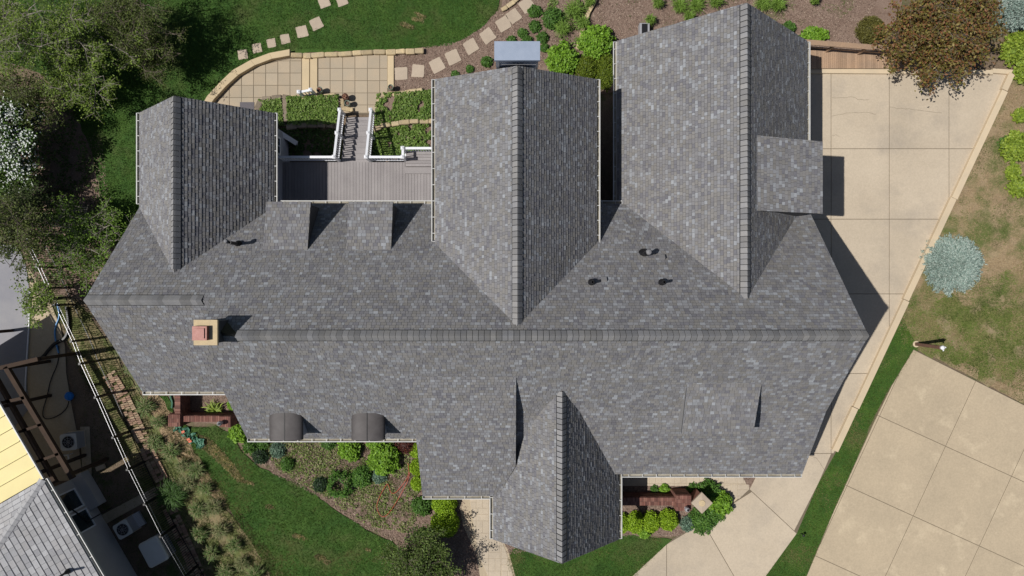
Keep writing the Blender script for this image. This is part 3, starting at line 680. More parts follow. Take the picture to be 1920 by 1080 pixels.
# roof vents
def vent(px, py, z, h, r, label_dir=None, hood=True, lean=(0, 0)):
    p = P(px, py, z); mb = MB()
    mb.lathe((p.x, p.y, z-.25), [(r*2.3, 0.05), (r*2.1, .12), (r*1.05, .28), (r, h+.25), (r*.7, h+.25), (r*.7, h)], 14, m=0)
    o = mb.build('roof_vent', BLACKM, house)
    if hood:
        m2 = MB(); m2.lathe((p.x+lean[0], p.y+lean[1], z+h-.02), [(r*1.2, 0), (r*1.25, .06), (r*.9, .13), (0.001, .15)], 14); m2.build('vent_hood', ZINC, o, org=(0, 0, 0))
        if lean != (0, 0):
            m3 = MB(); m3.tube([(p.x, p.y, z+h-.1), (p.x+lean[0]*.5, p.y+lean[1]*.5, z+h), (p.x+lean[0], p.y+lean[1], z+h+.02)], r); m3.build('vent_pipe', BLACKM, o, org=(0, 0, 0))
vent(444, 457, 5.4, .75, .07, lean=(-.12, .05)); vent(1208, 476, 5.75, .42, .1, lean=(.1, .05)); vent(291, 381, 4.2, .22, .05, hood=False)
vent(1110, 529, 7.1, .22, .06, hood=False); vent(1243, 529, 7.1, .28, .06, hood=False)
for q in ((1132, 524), (1241, 482)):
    z = zb(-(540-q[1])*26.5/F)
    p = P(q[0], q[1], z); mb = MB(); nv = Vector((0, .7, .72)); mb.obox((p.x, p.y, z+.045), (.11, 0, 0), Vector((0, .71, -.69))*.1, nv*.05); mb.build('low_roof_vent', SHING if False else CAPM, house)
# flashings at sunlit dormer edge
mb = MB(); mb.bar(R(6.95, 3.78, sd(3.78)+.01), R(6.95, 5.95, sd(5.95)+.01), .01, .02); mb.build('edge_flashing', GREYM, house)
# window on left wing wall beside the deck
mb = MB(); mb.box(-10.97, -10.93, 6.3, 7.0, 1.6, 2.9); wo_ = mb.build('window', GLASS, house)
mb = MB()
for (y0, y1, z0, z1) in ((6.22, 6.3, 1.5, 3.0), (7.0, 7.08, 1.5, 3.0), (6.3, 7.0, 1.5, 1.6), (6.3, 7.0, 2.9, 3.0), (6.63, 6.67, 1.6, 2.9)): mb.box(-10.97, -10.9, y0, y1, z0, z1)
mb.build('window_frame', WHITE, wo_, org=(0, 0, 0))
# sloping low wing wall with white cap
sl_ = empty('stair_cheek_wall', P(545, 262, 0), 'low grey wall with white sloping cap beside the shaded pit', 'wall')
a = P(515, 240, 1.3); b = P(556, 266, .35)
mb = MB(); mb.add([(a.x, a.y, 0), (b.x, b.y, 0), (b.x, b.y, .33), (a.x, a.y, 1.27), (a.x, a.y-.14, 0), (b.x, b.y-.14, 0), (b.x, b.y-.14, .33), (a.x, a.y-.14, 1.27)],
   [(0, 1, 2, 3), (7, 6, 5, 4), (3, 2, 6, 7), (1, 5, 6, 2), (0, 3, 7, 4)]); mb.build('wall', SIDING, sl_)
mb = MB(); mb.bar(a+Vector((0, -.07, 0)), b+Vector((0, -.07, 0)), .22, .07); mb.build('wall_cap', WHITE, sl_)

# ------------------------------------------------------------------ DECK, STEPS, RAILINGS
DZ = 1.05
deck = empty('deck', P(670, 340, 0), 'grey board deck between the two rear wings with steps down to the patio', 'deck')
bx0, bx1, by0, by1 = -10.98, -2.78, 3.2, 6.02
w_ = .147; n = int((bx1-bx0)/w_); bm_ = MB(); bm_.box(-w_/2+.005, w_/2-.005, -(by1-by0)/2, (by1-by0)/2, -.03, 0); bme = bm_.mesh('deck_board', BOARD)
for i in range(n):
    put('deck_board', bme, deck, (bx0+w_*(i+.5)-deck.location.x, (by0+by1)/2-deck.location.y, DZ))
mb = MB(); mb.box(bx0, bx1, by0+.02, by1-.02, -.05, DZ-.035); mb.build('deck_frame', DKWOOD, deck)
# steps
sx0, sx1 = -8.18, -6.86; tr = .30; ns = 8
tm = MB(); tm.box(-(sx1-sx0)/2, (sx1-sx0)/2, -.071, .071, -.03, 0); tme = tm.mesh('tread_board', BOARD)
for k in range(ns):
    z = DZ-(k+.0)*(DZ-.04)/ns-.0 if k else DZ
    for q in (0, 1):
        put('tread_board', tme, deck, ((sx0+sx1)/2-deck.location.x, by1+.075+tr*k+.148*q-deck.location.y, z-.1*(1)*(1 if k else .9)+0.0))
mb = MB()
for k in range(ns): mb.box(sx0, sx1, by1+tr*k, by1+tr*(k+1)-.004, -.02, DZ-k*(DZ-.04)/ns-.135)
mb.build('stair_carriage', DKWOOD, deck)
# landing step at the right
lx0, lx1, ly0, ly1 = -5.05, -2.8, 5.78, 6.5
mb = MB(); mb.box(lx0, lx1, ly0, ly1, 0, DZ+.14); mb.build('landing_frame', DKWOOD, deck)
lb = MB(); lb.box(-(lx1-lx0)/2, (lx1-lx0)/2, -.067, .067, -.03, 0); lme = lb.mesh('landing_board', BOARD)
for i in range(5): put('landing_board', lme, deck, ((lx0+lx1)/2-deck.location.x, ly0+.072+.144*i-deck.location.y, DZ+.172))
mb = MB(); mb.box(lx0-.05, lx1, ly0-.32, ly0-.01, DZ, DZ+.09); mb.build('bench_step', BOARD, deck)
def railing(a, b, label, mid=0, ends=(1, 1), h=.9, th=None):
    a = Vector(a); b = Vector(b); th = empty('railing', ((a+b)/2).xy.to_3d(), label, 'railing', 'white railings round the deck and steps')
    d = b-a; L = d.length; dn = d.normalized()
    up = Vector((0, 0, 1))
    mb = MB(); mb.bar(a+up*h, b+up*h, .11, .045); mb.build('top_rail', WHITE, th)
    mb = MB(); mb.bar(a+up*.12, b+up*.12, .06, .05); mb.build('bottom_rail', WHITE, th)
    nb = max(2, int(L/.125)); bl = MB(); bl.box(-.019, .019, -.019, .019, .1, h); bme = bl.mesh('baluster', WHITE)
    for i in range(nb):
        p = a+d*((i+.5)/nb); put('baluster', bme, th, p-th.location)
    pm = MB(); pm.box(-.06, .06, -.06, .06, -.35, h+.06); pm.box(-.085, .085, -.085, .085, h+.06, h+.09); pm.add([(-.085, -.085, h+.09), (.085, -.085, h+.09), (.085, .085, h+.09), (-.085, .085, h+.09), (0, 0, h+.15)], [(0, 1, 4), (1, 2, 4), (2, 3, 4), (3, 0, 4)])
    pme = pm.mesh('post', WHITE); ts = ([0] if ends[0] else [])+([1] if ends[1] else [])+[.5]*mid
    for t in ts: put('post', pme, th, a+d*t-th.location)
    return th
ry = 6.09
railing((-8.27, ry, DZ), (-8.27, 8.55, .02), 'left stair railing casting a zigzag shadow on the treads', mid=1)
railing((-6.78, ry, DZ), (-6.78, 8.55, .02), 'right stair railing beside the planter under the centre gable', mid=1)
railing((-10.95, ry, DZ), (-8.36, ry, DZ), 'deck railing between left wing wall and head of the steps', ends=(0, 0))
railing((-6.69, ry, DZ), (-5.08, ry, DZ), 'short deck railing between head of steps and raised landing', ends=(0, 1))
railing((-5.08, ry+.06, DZ), (-5.08, 6.5, DZ), 'very short railing piece at the left side of the landing', ends=(0, 1))
railing((-5.0, 6.5, DZ), (-2.85, 6.5, DZ), 'railing along the back of the landing under the centre gable eave', ends=(0, 0))
for (px, py) in ((612, 382), (696, 382), (778, 382)):
    pass
# loose white railing section on patio
a = P(561, 173, .8); b = P(583, 169, .8)
railing((a.x, a.y, .04), (b.x, b.y, .04), 'short freestanding white railing section standing on the patio step', h=.78)

# ------------------------------------------------------------------ pots
def pot(px, py, r, mat, label, plant=False):
    p = P(px, py, .35); mb = MB(); mb.lathe((p.x, p.y, .04), [(r*.65, 0), (r*.9, .3), (r, .38), (r, .42), (r*.84, .42), (r*.8, .34)], 20)
    th = empty('plant_pot', (p.x, p.y, .04), label, 'pot'); mb.build('pot', mat, th, smooth=False)
    s_ = MB(); s_.lathe((p.x, p.y, .04), [(r*.83, .33), (r*.4, .36), (.001, .37)], 16); s_.build('soil', SOIL, th)
    if plant:
        s2 = MB()
        for k in range(26): a = random.uniform(0, 6.28); q = random.uniform(.2, .75)*r; s2.bar((p.x, p.y, .4), (p.x+q*math.cos(a), p.y+q*math.sin(a), .52), .03, .02)
        s2.build('dried_plant', M('dried_stems', (.28, .13, .08), (.35, .2, .14), scale=20), th)
pot(600, 169, .15, GREENPOT, 'pot of dry brown stems beside the freestanding white railing', True)
pot(648, 182, .16, CLAYPOT, 'dark reddish pot at foot of the steps, upper of a pair', True)
pot(652, 194, .14, GREENPOT, 'green glazed pot of soil at foot of the steps, lower of a pair')
pot(733, 164, .13, GREENPOT, 'small green pot alone at the end of the buff patio coping')
mb = MB(); pm_ = P(463, 199, .06); mb.box(pm_.x-.35, pm_.x+.35, pm_.y-.2, pm_.y+.2, .04, .06)
o = mb.build('door_mat', M('dark_mat', (.10, .09, .1), (.14, .13, .14), scale=30)); tag(o, 'small dark grey mat lying on the patio by the left wing', 'mat')

# ------------------------------------------------------------------ wooden walkway top right
ww = empty('wooden_walkway', P(1600, 108, 0), 'weathered brown board walkway between planting bed and driveway curb', 'walkway')
x0 = P(1500, 0, .3).x; x1 = P(1730, 0, .3).x; wb = .1; nb = int((x1-x0)/wb); ya = P(0, 94, .3).y; yb = P(0, 128, .3).y
bb = MB(); bb.box(-wb/2+.004, wb/2-.004, yb, ya, .25, .28); bbe = bb.mesh('walkway_board', WOOD)
for i in range(nb): put('walkway_board', bbe, ww, (x0+wb*(i+.5)-ww.location.x, -ww.location.y, 0))
mb = MB(); mb.box(x0, x1, yb+.02, ya-.02, 0, .245); mb.build('walkway_frame', DKWOOD, ww)
wr_ = empty('wooden_railing', P(1590, 92, .28), 'brown wooden handrail on slanting posts beside the board walkway', 'railing')
a = P(1500, 78, 1.25); b = P(1730, 96, 1.25)
mb = MB(); mb.bar(a, b, .24, .05); mb.build('handrail', WOOD, wr_)
mb = MB(); mb.bar(a-Vector((0, -.02, .62)), b-Vector((0, -.02, .62)), .04, .1); mb.build('lower_rail', WOOD, wr_)
for px in (1512, 1567, 1628, 1690):
    t = (px-1500)/230; p = a.lerp(b, t); mb = MB(); mb.box(p.x-.05, p.x+.05, p.y-.05, p.y+.05, .1, 1.22); mb.build('post', WOOD, wr_)

# ------------------------------------------------------------------ lamp post
lp = P(1717, 645); th = empty('lamp_post', (lp.x, lp.y, 0), 'square brown wooden post with white fitting at the corner of the neighbouring driveway', 'lamp post')
mb = MB(); mb.lathe((lp.x, lp.y, 0), [(.16, 0), (.16, .05), (.12, .06)], 18); mb.build('footing', CURBM, th)
mb = MB(); mb.box(lp.x-.075, lp.x+.075, lp.y-.075, lp.y+.075, 0, 1.95); mb.box(lp.x-.09, lp.x+.09, lp.y-.09, lp.y+.09, 1.95, 2.0); mb.build('post', M('post_brown', (.16, .085, .06), (.12, .07, .05), scale=6), th)
mb = MB(); mb.lathe((lp.x, lp.y, 2.0), [(.04, 0), (.09, .04), (.1, .14), (.05, .18), (.001, .2)], 10)
mb.tube([(lp.x, lp.y, 2.1), (lp.x+.14, lp.y+.02, 2.13)], .03); mb.tube([(lp.x, lp.y, 2.08), (lp.x+.06, lp.y-.15, 2.08)], .03); mb.build('lamp_head', WHITE, th)
# path light in strip
p = P(1502, 1000); th = empty('garden_light', p, 'tiny dark garden light standing in the grass strip by the drive', 'garden light'); mb = MB(); mb.lathe((p.x, p.y, 0), [(.02, 0), (.02, .3), (.07, .31), (.04, .36), (.001, .38)], 10); mb.build('lamp', BLACKM, th)

# ------------------------------------------------------------------ brick walls
def brick_block(x0, x1, y0, y1, z1, name, parent, top='x'):
    mb = MB(); r = random.Random(int(x0*100)); g = .008
    mb.box(x0+.012, x1-.012, y0+.012, y1-.012, -.05, z1-.012, (.16, .13, .11))
    def col():
        k = r.uniform(.75, 1.2); return r.choice([(.17*k, .075*k, .058*k), (.14*k, .065*k, .052*k), (.22*k, .11*k, .085*k)])
    # top course, bricks on edge
    if top == 'x':
        x = x0
        while x < x1-.02:
            e = min(x+.085, x1); nn = max(1, round((y1-y0)/.21)); hh = (y1-y0)/nn
            for j in range(nn): mb.box(x+g, e-g*.2, y0+j*hh+g*.5, y0+(j+1)*hh-g*.5, z1-.06, z1+r.uniform(0, .006), col())
            x += .085
    else:
        y = y0
        while y < y1-.02:
            e = min(y+.085, y1); nn = max(1, round((x1-x0)/.21)); hh = (x1-x0)/nn
            for j in range(nn): mb.box(x0+j*hh+g*.5, x0+(j+1)*hh-g*.5, y+g, e-g*.2, z1-.06, z1+r.uniform(0, .006), col())
            y += .085
    z = z1-.075; k = 0
    while z > 0:
        for (ax, fixed) in (('x', y0), ('x', y1), ('y', x0), ('y', x1)):
            lo, hi = (x0, x1) if ax == 'x' else (y0, y1); s = lo-(.1 if k % 2 else 0)
            while s < hi:
                a_, b_ = max(s, lo)+g*.4, min(s+.2, hi)-g*.4
                if b_-a_ > .02:
                    if ax == 'x': mb.box(a_, b_, fixed-.014 if fixed == y0 else fixed-.05, fixed+.05 if fixed == y0 else fixed+.014, z-.06, z, col())
                    else: mb.box(fixed-.013 if fixed == x0 else fixed-.05, fixed+.05 if fixed == x0 else fixed+.013, a_, b_, z-.059, z-.001, col())
                s += .2
        z -= .075; k += 1
    o = mb.build(name, BRICKM, parent); o['kind'] = 'stuff'; return o
def bwpx(x0, x1, y0, y1, z): a = P(x0, y1, z); b = P(x1, y0, z); return a.x, b.x, a.y, b.y
bw = empty('brick_wall', P(350, 785), 'L shaped red brick garden wall with two pillars by the front left corner', 'brick wall')
brick_block(*bwpx(327.5, 338, 730, 777, 1.0), 1.0, 'wall', bw, 'y'); brick_block(*bwpx(315, 337.5, 777, 800, 1.15), 1.15, 'pillar', bw, 'x')
brick_block(*bwpx(338, 411, 780, 791, 1.0), 1.0, 'wall', bw, 'x'); brick_block(*bwpx(411, 432, 781, 801, 1.1), 1.1, 'pillar', bw, 'x')
bw2 = empty('brick_wall', P(1230, 940), 'straight red brick wall ending in a pillar beside the front porch walkway', 'brick wall')
brick_block(*bwpx(1150, 1266, 933, 948, .9), .9, 'wall', bw2, 'x'); brick_block(*bwpx(1268, 1296, 929, 958, 1.2), 1.2, 'pillar', bw2, 'x')
def sconce(px, py, z, label):
    p = P(px, py, z); th = empty('lantern', (p.x, p.y, z), label, 'lantern'); mb = MB(); mb.lathe((p.x, p.y, z), [(.07, 0), (.07, .03), (.03, .05), (.03, .12), (.11, .14), (.12, .2), (.1, .34), (.04, .4), (.001, .42)], 14); mb.build('lantern_body', GREYM, th)
    mb = MB(); mb.lathe((p.x, p.y, z), [(.05, .36), (.05, .425), (.001, .43)], 10); mb.build('finial', BLACKM, th)
sconce(416, 792, 1.1, 'grey lantern on the right pillar of the front left brick wall'); sconce(1286, 952, 1.2, 'grey lantern on the brick pillar by the square stone cap')
# stone capped pillar
p = P(1316, 943, 1.35); th = empty('stone_pillar', (p.x, p.y, 0), 'brick pillar with square buff stone cap turned diagonally amid evergreen bush', 'pillar')
mb = MB(); c45 = .7071
mb.obox((p.x, p.y, .63), (c45*.27, c45*.27, 0), (-c45*.27, c45*.27, 0), (0, 0, .64)); mb.build('shaft', M('pillar_brick', (.2, .09, .065), (.16, .075, .055), scale=10), th)
mb = MB(); h_ = .36
mb.obox((p.x, p.y, 1.32), (c45*h_, c45*h_, 0), (-c45*h_, c45*h_, 0), (0, 0, .05)); mb.add([(p.x, p.y-h_*1.4, 1.375), (p.x+h_*1.4, p.y, 1.375), (p.x, p.y+h_*1.4, 1.375), (p.x-h_*1.4, p.y, 1.375), (p.x, p.y, 1.43)], [(0, 1, 4), (1, 2, 4), (2, 3, 4), (3, 0, 4)]); mb.build('stone_cap', STEPST, th)
mb = MB(); mb.lathe((p.x, p.y, 1.39), [(.17, 0), (.14, .045), (.001, .05)], 16); mb.build('cap_boss', CHROOF, th)


# ------------------------------------------------------------------ NEIGHBOUR (lower left)
NE = Vector((.504, -.865, 0)); NN = Vector((.865, .504, 0))        # along its eave, and outwards
nA = P(80, 899, 4.0); nh = empty('neighbour_house', (nA.x, nA.y, 0), 'neighbouring house with light grey shingle roof and tan wall at the lower left corner', 'house')
UPZ = Vector((0, 0, 1))
def nb(e, n, z): v = nA+NE*e+NN*n; return Vector((v.x, v.y, z))
NV = ([], [], [])
NP = [(.40, .40, .41), (.36, .36, .37), (.43, .43, .44), (.38, .375, .38), (.33, .33, .345)]
tri1 = [nb(0, 0, 4), nb(9, 0, 4), nb(9, -7, 6.6), nb(4.6, -7, 6.6)]
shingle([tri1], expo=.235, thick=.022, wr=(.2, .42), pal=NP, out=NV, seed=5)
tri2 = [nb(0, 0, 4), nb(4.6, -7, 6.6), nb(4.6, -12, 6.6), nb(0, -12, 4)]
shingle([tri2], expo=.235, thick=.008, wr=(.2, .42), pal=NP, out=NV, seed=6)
NDK = MB(); sv = DK; DK = NDK
deckslab(tri1); deckslab(tri2); DK = sv
nro = NDK.build('roof', DECKING, nh)
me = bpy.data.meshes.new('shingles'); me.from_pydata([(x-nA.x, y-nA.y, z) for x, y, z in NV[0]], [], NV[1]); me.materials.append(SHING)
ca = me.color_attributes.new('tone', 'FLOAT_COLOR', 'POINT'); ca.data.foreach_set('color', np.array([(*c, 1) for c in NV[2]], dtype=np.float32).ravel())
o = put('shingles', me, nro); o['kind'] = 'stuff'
hc = MB(); a = nb(0, 0, 4.03); b = nb(4.6, -7, 6.63); k = 34
for i in range(k):
    p = a.lerp(b, i/k); q = a.lerp(b, (i+1.05)/k); d = (b-a).normalized(); sd_ = d.cross(UPZ).normalized()
    for sg in (-1, 1): hc.add([p+UPZ*.035, q+UPZ*.02, q+sd_*.15*sg-UPZ*.04, p+sd_*.15*sg-UPZ*.025], [(0, 1, 2, 3)], (.38, .38, .39))
o = hc.build('hip_caps', SHING, nro, org=nh.location); o['kind'] = 'stuff'
gutter(nb(.05, 0, 4.0), nb(9, 0, 4.0), NN, mats=[GUT, ALGAE], parent=nh, hang=1.1)
# walls
mb = MB()
def nprism(mb, pts, z0, z1): mb.prism([(v.x, v.y) for v in (nb(e, n, 0) for e, n in pts)], z0, z1)
nprism(mb, [(.35, -1.3), (9, -1.3), (9, -11), (.35, -11)], 0, 3.85); mb.build('wall', STUCCO, nh)
mb = MB(); nprism(mb, [(.3, -1.3), (2.1, -1.3), (2.1, -.75), (.3, -.75)], 0, .6); mb.build('bump_out', STUCCO, nh)
mb = MB(); nprism(mb, [(.18, -1.2), (.35, -1.2), (.35, -4), (.18, -4)], 3.2, 3.5); mb.build('wall_trim', WHITE, nh)
for e0 in (.85, 1.95):
    mb = MB(); nprism(mb, [(e0, -1.32), (e0+.85, -1.32), (e0+.85, -1.27), (e0, -1.27)], .85, 2.05); w0 = mb.build('window', GLASS, nh)
    mb = MB()
    for (a0, a1, z0, z1) in ((e0-.07, e0, .78, 2.12), (e0+.85, e0+.92, .78, 2.12), (e0, e0+.85, .78, .85), (e0, e0+.85, 2.05, 2.12)): nprism(mb, [(a0, -1.3), (a1, -1.3), (a1, -1.23), (a0, -1.23)], z0, z1)
    mb.build('window_frame', WHITE, w0, org=nh.location)
mb = MB(); mb.tube([nb(.3, -1.24, 3.8), nb(.5, -1.2, 3.5), nb(.5, -1.2, 2.4), nb(2.5, -1.2, 1.2), nb(2.5, -.55, .2)], .035); mb.build('drain_pipe', BLACKM, nh)
p = P(120, 1076, 4.6); mb = MB(); mb.lathe((p.x, p.y, 4.55), [(.12, -.2), (.05, .02), (.05, .4), (.001, .41)], 10); mb.build('roof_vent', BLACKM, nh)
# yellow standing seam patio cover
yr = empty('patio_cover', (nb(-3, -1, 0).x, nb(-3, -1, 0).y, 0), 'pale yellow metal patio roof with raised seams at the left edge', 'patio cover')
nY = P(80, 899, 3.3)
def ny(e, n, z): v = nY+NE*e+NN*n; return Vector((v.x, v.y, z))
for i in range(12):
    e0 = -.02-.66*(i+1); e1 = e0+.65; mb = MB(); q = [ny(e0, 0, 3.3), ny(e1, 0, 3.3), ny(e1, -7, 3.85), ny(e0, -7, 3.85)]
    mb.add(q+[v-UPZ*.04 for v in q], [(0, 1, 2, 3), (7, 6, 5, 4), (0, 4, 5, 1), (1, 5, 6, 2), (2, 6, 7, 3), (3, 7, 4, 0)])
    mb.build('roof_panel', YELLOW, yr); mb = MB(); mb.bar(ny(e0, .01, 3.33), ny(e0, -7, 3.88), .035, .07); mb.build('seam', YELLOW, yr)
mb = MB(); mb.bar(ny(-8, .06, 3.3), ny(0, .06, 3.3), .05, .1); mb.build('edge_trim', GUT, yr)
for e in (-7.5, -3.8, -.4):
    mb = MB(); v = nb(e, -.5, 0); mb.box(v.x-.07, v.x+.07, v.y-.07, v.y+.07, 0, 3.25); mb.build('post', DKWOOD, yr)
# pergola
pg = empty('pergola', P(85, 790), 'dark brown timber pergola frame beside the pale yellow roof', 'pergola')
def pz(px, py, z=2.9): return P(px, py, z)
beams = [((-30, 697), (73, 673), .18), ((12, 688), (137, 897), .2), ((-12, 700), (105, 905), .16), ((-5, 757), (48, 745), .14), ((30, 812), (80, 795), .12), ((62, 868), (112, 850), .12), ((-60, 712), (40, 900), .16)]
for a, b, w0 in beams: mb = MB(); mb.bar(pz(*a), pz(*b), w0, .2); mb.build('beam', DKWOOD, pg)
for q in ((73, 673), (12, 690), (130, 890)):
    mb = MB(); v = pz(*q); mb.box(v.x-.07, v.x+.07, v.y-.07, v.y+.07, 0, 2.82); mb.build('post', DKWOOD, pg)
# pool, concrete, hoses
sheet('pool_terrace', [(52, 500), (84, 545), (98, 575), (112, 610), (122, 650), (124, 700), (134, 760), (146, 820), (155, 900), (40, 905), (-60, 760), (-60, 500)], .02, CONC2, amp=0)
pc_ = sheet('pool_cover', [(-200, 470), (20, 450), (44, 480), (56, 540), (54, 600), (50, 660), (47, 712), (60, 780), (-60, 850), (-200, 850)], .05, POOLM, amp=0, sm=1, kind=None, label='taut grey winter cover over the swimming pool at the left edge', cat='pool cover')
cp_ = empty('pool_coping', P(50, 650), 'thin white edging strip between grey pool cover and tan concrete', 'pool edge')
mb = MB(); mb.tube([P(x, y, .07) for x, y in ((57, 545), (55, 600), (51, 660), (48, 712), (47, 760))], .035); mb.build('edge_strip', WHITE, cp_)
for k, yy in enumerate((630, 655, 680)):
    pass
def hose(pts, r, mat, label, z=.1, cat='hose'):
    q = smooth_path([P(a, b, z) for a, b in pts]); mb = MB(); mb.tube(q, r, 6)
    o = mb.build('hose', mat, None, org=P(*pts[0])); tag(o, label, cat)
def smooth_path(p, it=3):
    for _ in range(it):
        o = [p[0]]
        for i in range(len(p)-1): o += [p[i]*.75+p[i+1]*.25, p[i]*.25+p[i+1]*.75]
        p = o+[p[-1]]
    return p
hose([(125, 575), (130, 610), (124, 635), (103, 643), (92, 655), (78, 672), (68, 676)], .085, BLACKM, 'thick black corrugated pipe bending across the tan pool concrete', .1, 'pipe')
hose([(110, 648), (110, 680), (95, 710), (88, 745), (78, 775), (85, 788), (110, 780), (126, 765), (129, 752)], .022, BLACKM, 'thin dark garden hose lying across the shaded pool concrete', .05)
hose([(107, 570), (113, 592), (102, 615), (104, 640), (110, 662)], .04, BLUEH, 'pale blue strap lying along the edge of pool concrete', .06, 'strap')
p = P(133, 742); mb = MB(); mb.lathe((p.x, p.y, 0), [(.14, 0), (.2, .06), (.22, .16), (.17, .24), (.06, .27), (.001, .27)], 16); o = mb.build('bucket', BLUEB, None, org=p); tag(o, 'bright blue rounded plastic bucket standing on the shaded pool concrete', 'bucket')
sheet('side_path', [(150, 800), (168, 800), (172, 890), (155, 895)], .03, CONC2, amp=0)
sheet('side_path', [(186, 968), (300, 908), (306, 922), (194, 985)], .03, CONC2, amp=0)
def ac(px, py, ang, s, label, h=.7):
    p = P(px, py, h); th = empty('air_conditioner', (p.x, p.y, 0), label, 'air conditioner', rz=rad(ang)); mb = MB(); mb.box(-s, s, -s, s, .05, h-.03); mb.build('cabinet', GREYM, th, org=(0, 0, 0))
    mb = MB(); mb.prism([(s*1.04*a, s*1.04*b) for a, b in ((-1, -.8), (-.8, -1), (.8, -1), (1, -.8), (1, .8), (.8, 1), (-.8, 1), (-1, .8))], h-.03, h); mb.build('top_plate', PLAST, th, org=(0, 0, 0))
    mb = MB(); mb.lathe((0, 0, h+.004), [(s*.78, 0), (s*.78, .012), (.001, .012)], 24); fo = mb.build('fan_opening', BLACKM, th, org=(0, 0, 0))
    mb = MB()
    for r_ in (.25, .5, .75): mb.tube([(s*r_*math.cos(t), s*r_*math.sin(t), h+.03) for t in np.linspace(0, 6.283, 20)], .006, 4)
    for k in range(8): t = k*math.pi/4; mb.bar((0, 0, h+.03), (s*.78*math.cos(t), s*.78*math.sin(t), h+.03), .01, .01)
    mb.build('fan_guard', GREYM, th, org=(0, 0, 0))
    mb = MB(); mb.prism([(-s*1.1, -s*1.1), (s*1.1, -s*1.1), (s*1.1, s*1.1), (-s*1.1, s*1.1)], 0, .06); mb.build('pad', CURBM, th, org=(0, 0, 0))
ac(128, 829, 5, .38, 'air conditioner in deep shade beside the pergola posts'); ac(230, 993, 30, .37, 'air conditioner nearest the white rounded cover')
th = empty('equipment_pad', P(258, 975), 'flat grey slatted panel lying beside the lower air conditioner', 'panel', rz=rad(30))
mb = MB(); mb.box(-.32, .32, -.36, .36, 0, .12); mb.build('panel', GREYM, th, org=(0, 0, 0)); mb = MB()
for k in range(10): mb.box(-.28, .28, -.33+.07*k, -.30+.07*k, .12, .135)
mb.build('slats', PLAST, th, org=(0, 0, 0))
th = empty('stool', P(131, 858), 'small pale open framed stand below the shaded air conditioner', 'stand', rz=rad(10)); mb = MB()
for (a, b, c, d) in ((-.22, .22, -.22, -.16), (-.22, .22, .16, .22), (-.22, -.16, -.16, .16), (.16, .22, -.16, .16)): mb.box(a, b, c, d, .36, .4)
mb.build('frame', PLAST, th, org=(0, 0, 0))
for a in (-.19, .19):
    for b in (-.19, .19): mb = MB(); mb.box(a-.02, a+.02, b-.02, b+.02, 0, .36); mb.build('leg', PLAST, th, org=(0, 0, 0))
# white rounded bin / cover
def rrect(hx, hy, r, n=6):
    o = []
    for sx, sy, a0 in ((1, 1, 0), (-1, 1, 90), (-1, -1, 180), (1, -1, 270)):
        for k in range(n+1): a = rad(a0+90*k/n); o.append((sx*(hx-r)+r*math.cos(a), sy*(hy-r)+r*math.sin(a)))
    return o
p = P(286, 1036, .9); th = empty('storage_box', (p.x, p.y, 0), 'white rounded plastic storage box half lit beside the picket fence', 'storage box', rz=rad(28))
mb = MB(); mb.prism(rrect(.5, .62, .14), 0, .72); mb.build('body', GREYM, th, org=(0, 0, 0)); mb = MB(); lid = rrect(.53, .65, .15); l2 = rrect(.47, .59, .14); n = len(lid)
mb.add([(x, y, .72) for x, y in lid]+[(x, y, .82) for x, y in lid]+[(x, y, .9) for x, y in l2], [(i, (i+1) % n, n+(i+1) % n, n+i) for i in range(n)]+[(n+i, n+(i+1) % n, 2*n+(i+1) % n, 2*n+i) for i in range(n)]+[tuple(range(2*n, 3*n))])
mb.build('lid', PLAST, th, org=(0, 0, 0))
for (px, py, s, lab) in ((226, 1052, .13, 'small dark pot nearest the tan neighbouring wall'), (239, 1063, .12, 'small grey pot below the dark one at the neighbouring wall'), (215, 1042, .1, 'tiny pot touching the base of the neighbouring wall')):
    p = P(px, py); mb = MB(); mb.lathe((p.x, p.y, 0), [(s*.7, 0), (s, .22), (s*.85, .22), (s*.8, .15), (.001, .15)], 12); o = mb.build('plant_pot', GREYM if s == .12 else CLAYPOT, None, org=p); tag(o, lab, 'pot')
p = P(190, 876); mb = MB(); mb.obox((p.x, p.y, .06), (.2, .08, 0), (-.04, .1, 0), (0, 0, .06)); o = mb.build('concrete_block', CURBM, None, org=p); tag(o, 'single pale concrete block on shaded soil between house and fence', 'block')

# fence
fpx = [(20, 385), (33, 410), (45, 450), (70, 500), (88, 540), (103, 572), (135, 640), (151, 682), (180, 745), (213, 820), (240, 880), (272, 945), (302, 1005), (346, 1082), (400, 1180)]
FH = 1.5; fp = [P(a, b, FH) for a, b in fpx]
fn = empty('picket_fence', (P(180, 745, FH).x, P(180, 745, FH).y, 0), 'long black metal picket fence with the glint of its two top rails painted pale between the properties', 'fence')
pk = MB()
for i in range(len(fp)-1):
    a, b = fp[i], fp[i+1]; d = b-a; L = d.length
    for z, w0 in ((FH-.02, .013), (FH-.24, .012)): mb = MB(); mb.bar(Vector((a.x, a.y, z)), Vector((b.x, b.y, z)), w0, .025); mb.build('rail', GREYM, fn)  # top rails coloured light grey to paint the glint on black metal
    mb = MB(); mb.bar(Vector((a.x, a.y, .15)), Vector((b.x, b.y, .15)), .03, .03); mb.build('bottom_rail', BLACKM, fn)
    mb = MB(); mb.box(a.x-.035, a.x+.035, a.y-.035, a.y+.035, 0, FH+.06); mb.box(a.x-.05, a.x+.05, a.y-.05, a.y+.05, FH+.06, FH+.1); mb.build('post', BLACKM, fn)
    k = int(L/.105)
    for j in range(k): p = a+d*((j+.5)/k); pk.box(p.x-.009, p.x+.009, p.y-.009, p.y+.009, .05, FH-.03)
o = pk.build('pickets', BLACKM, fn); o['kind'] = 'stuff'
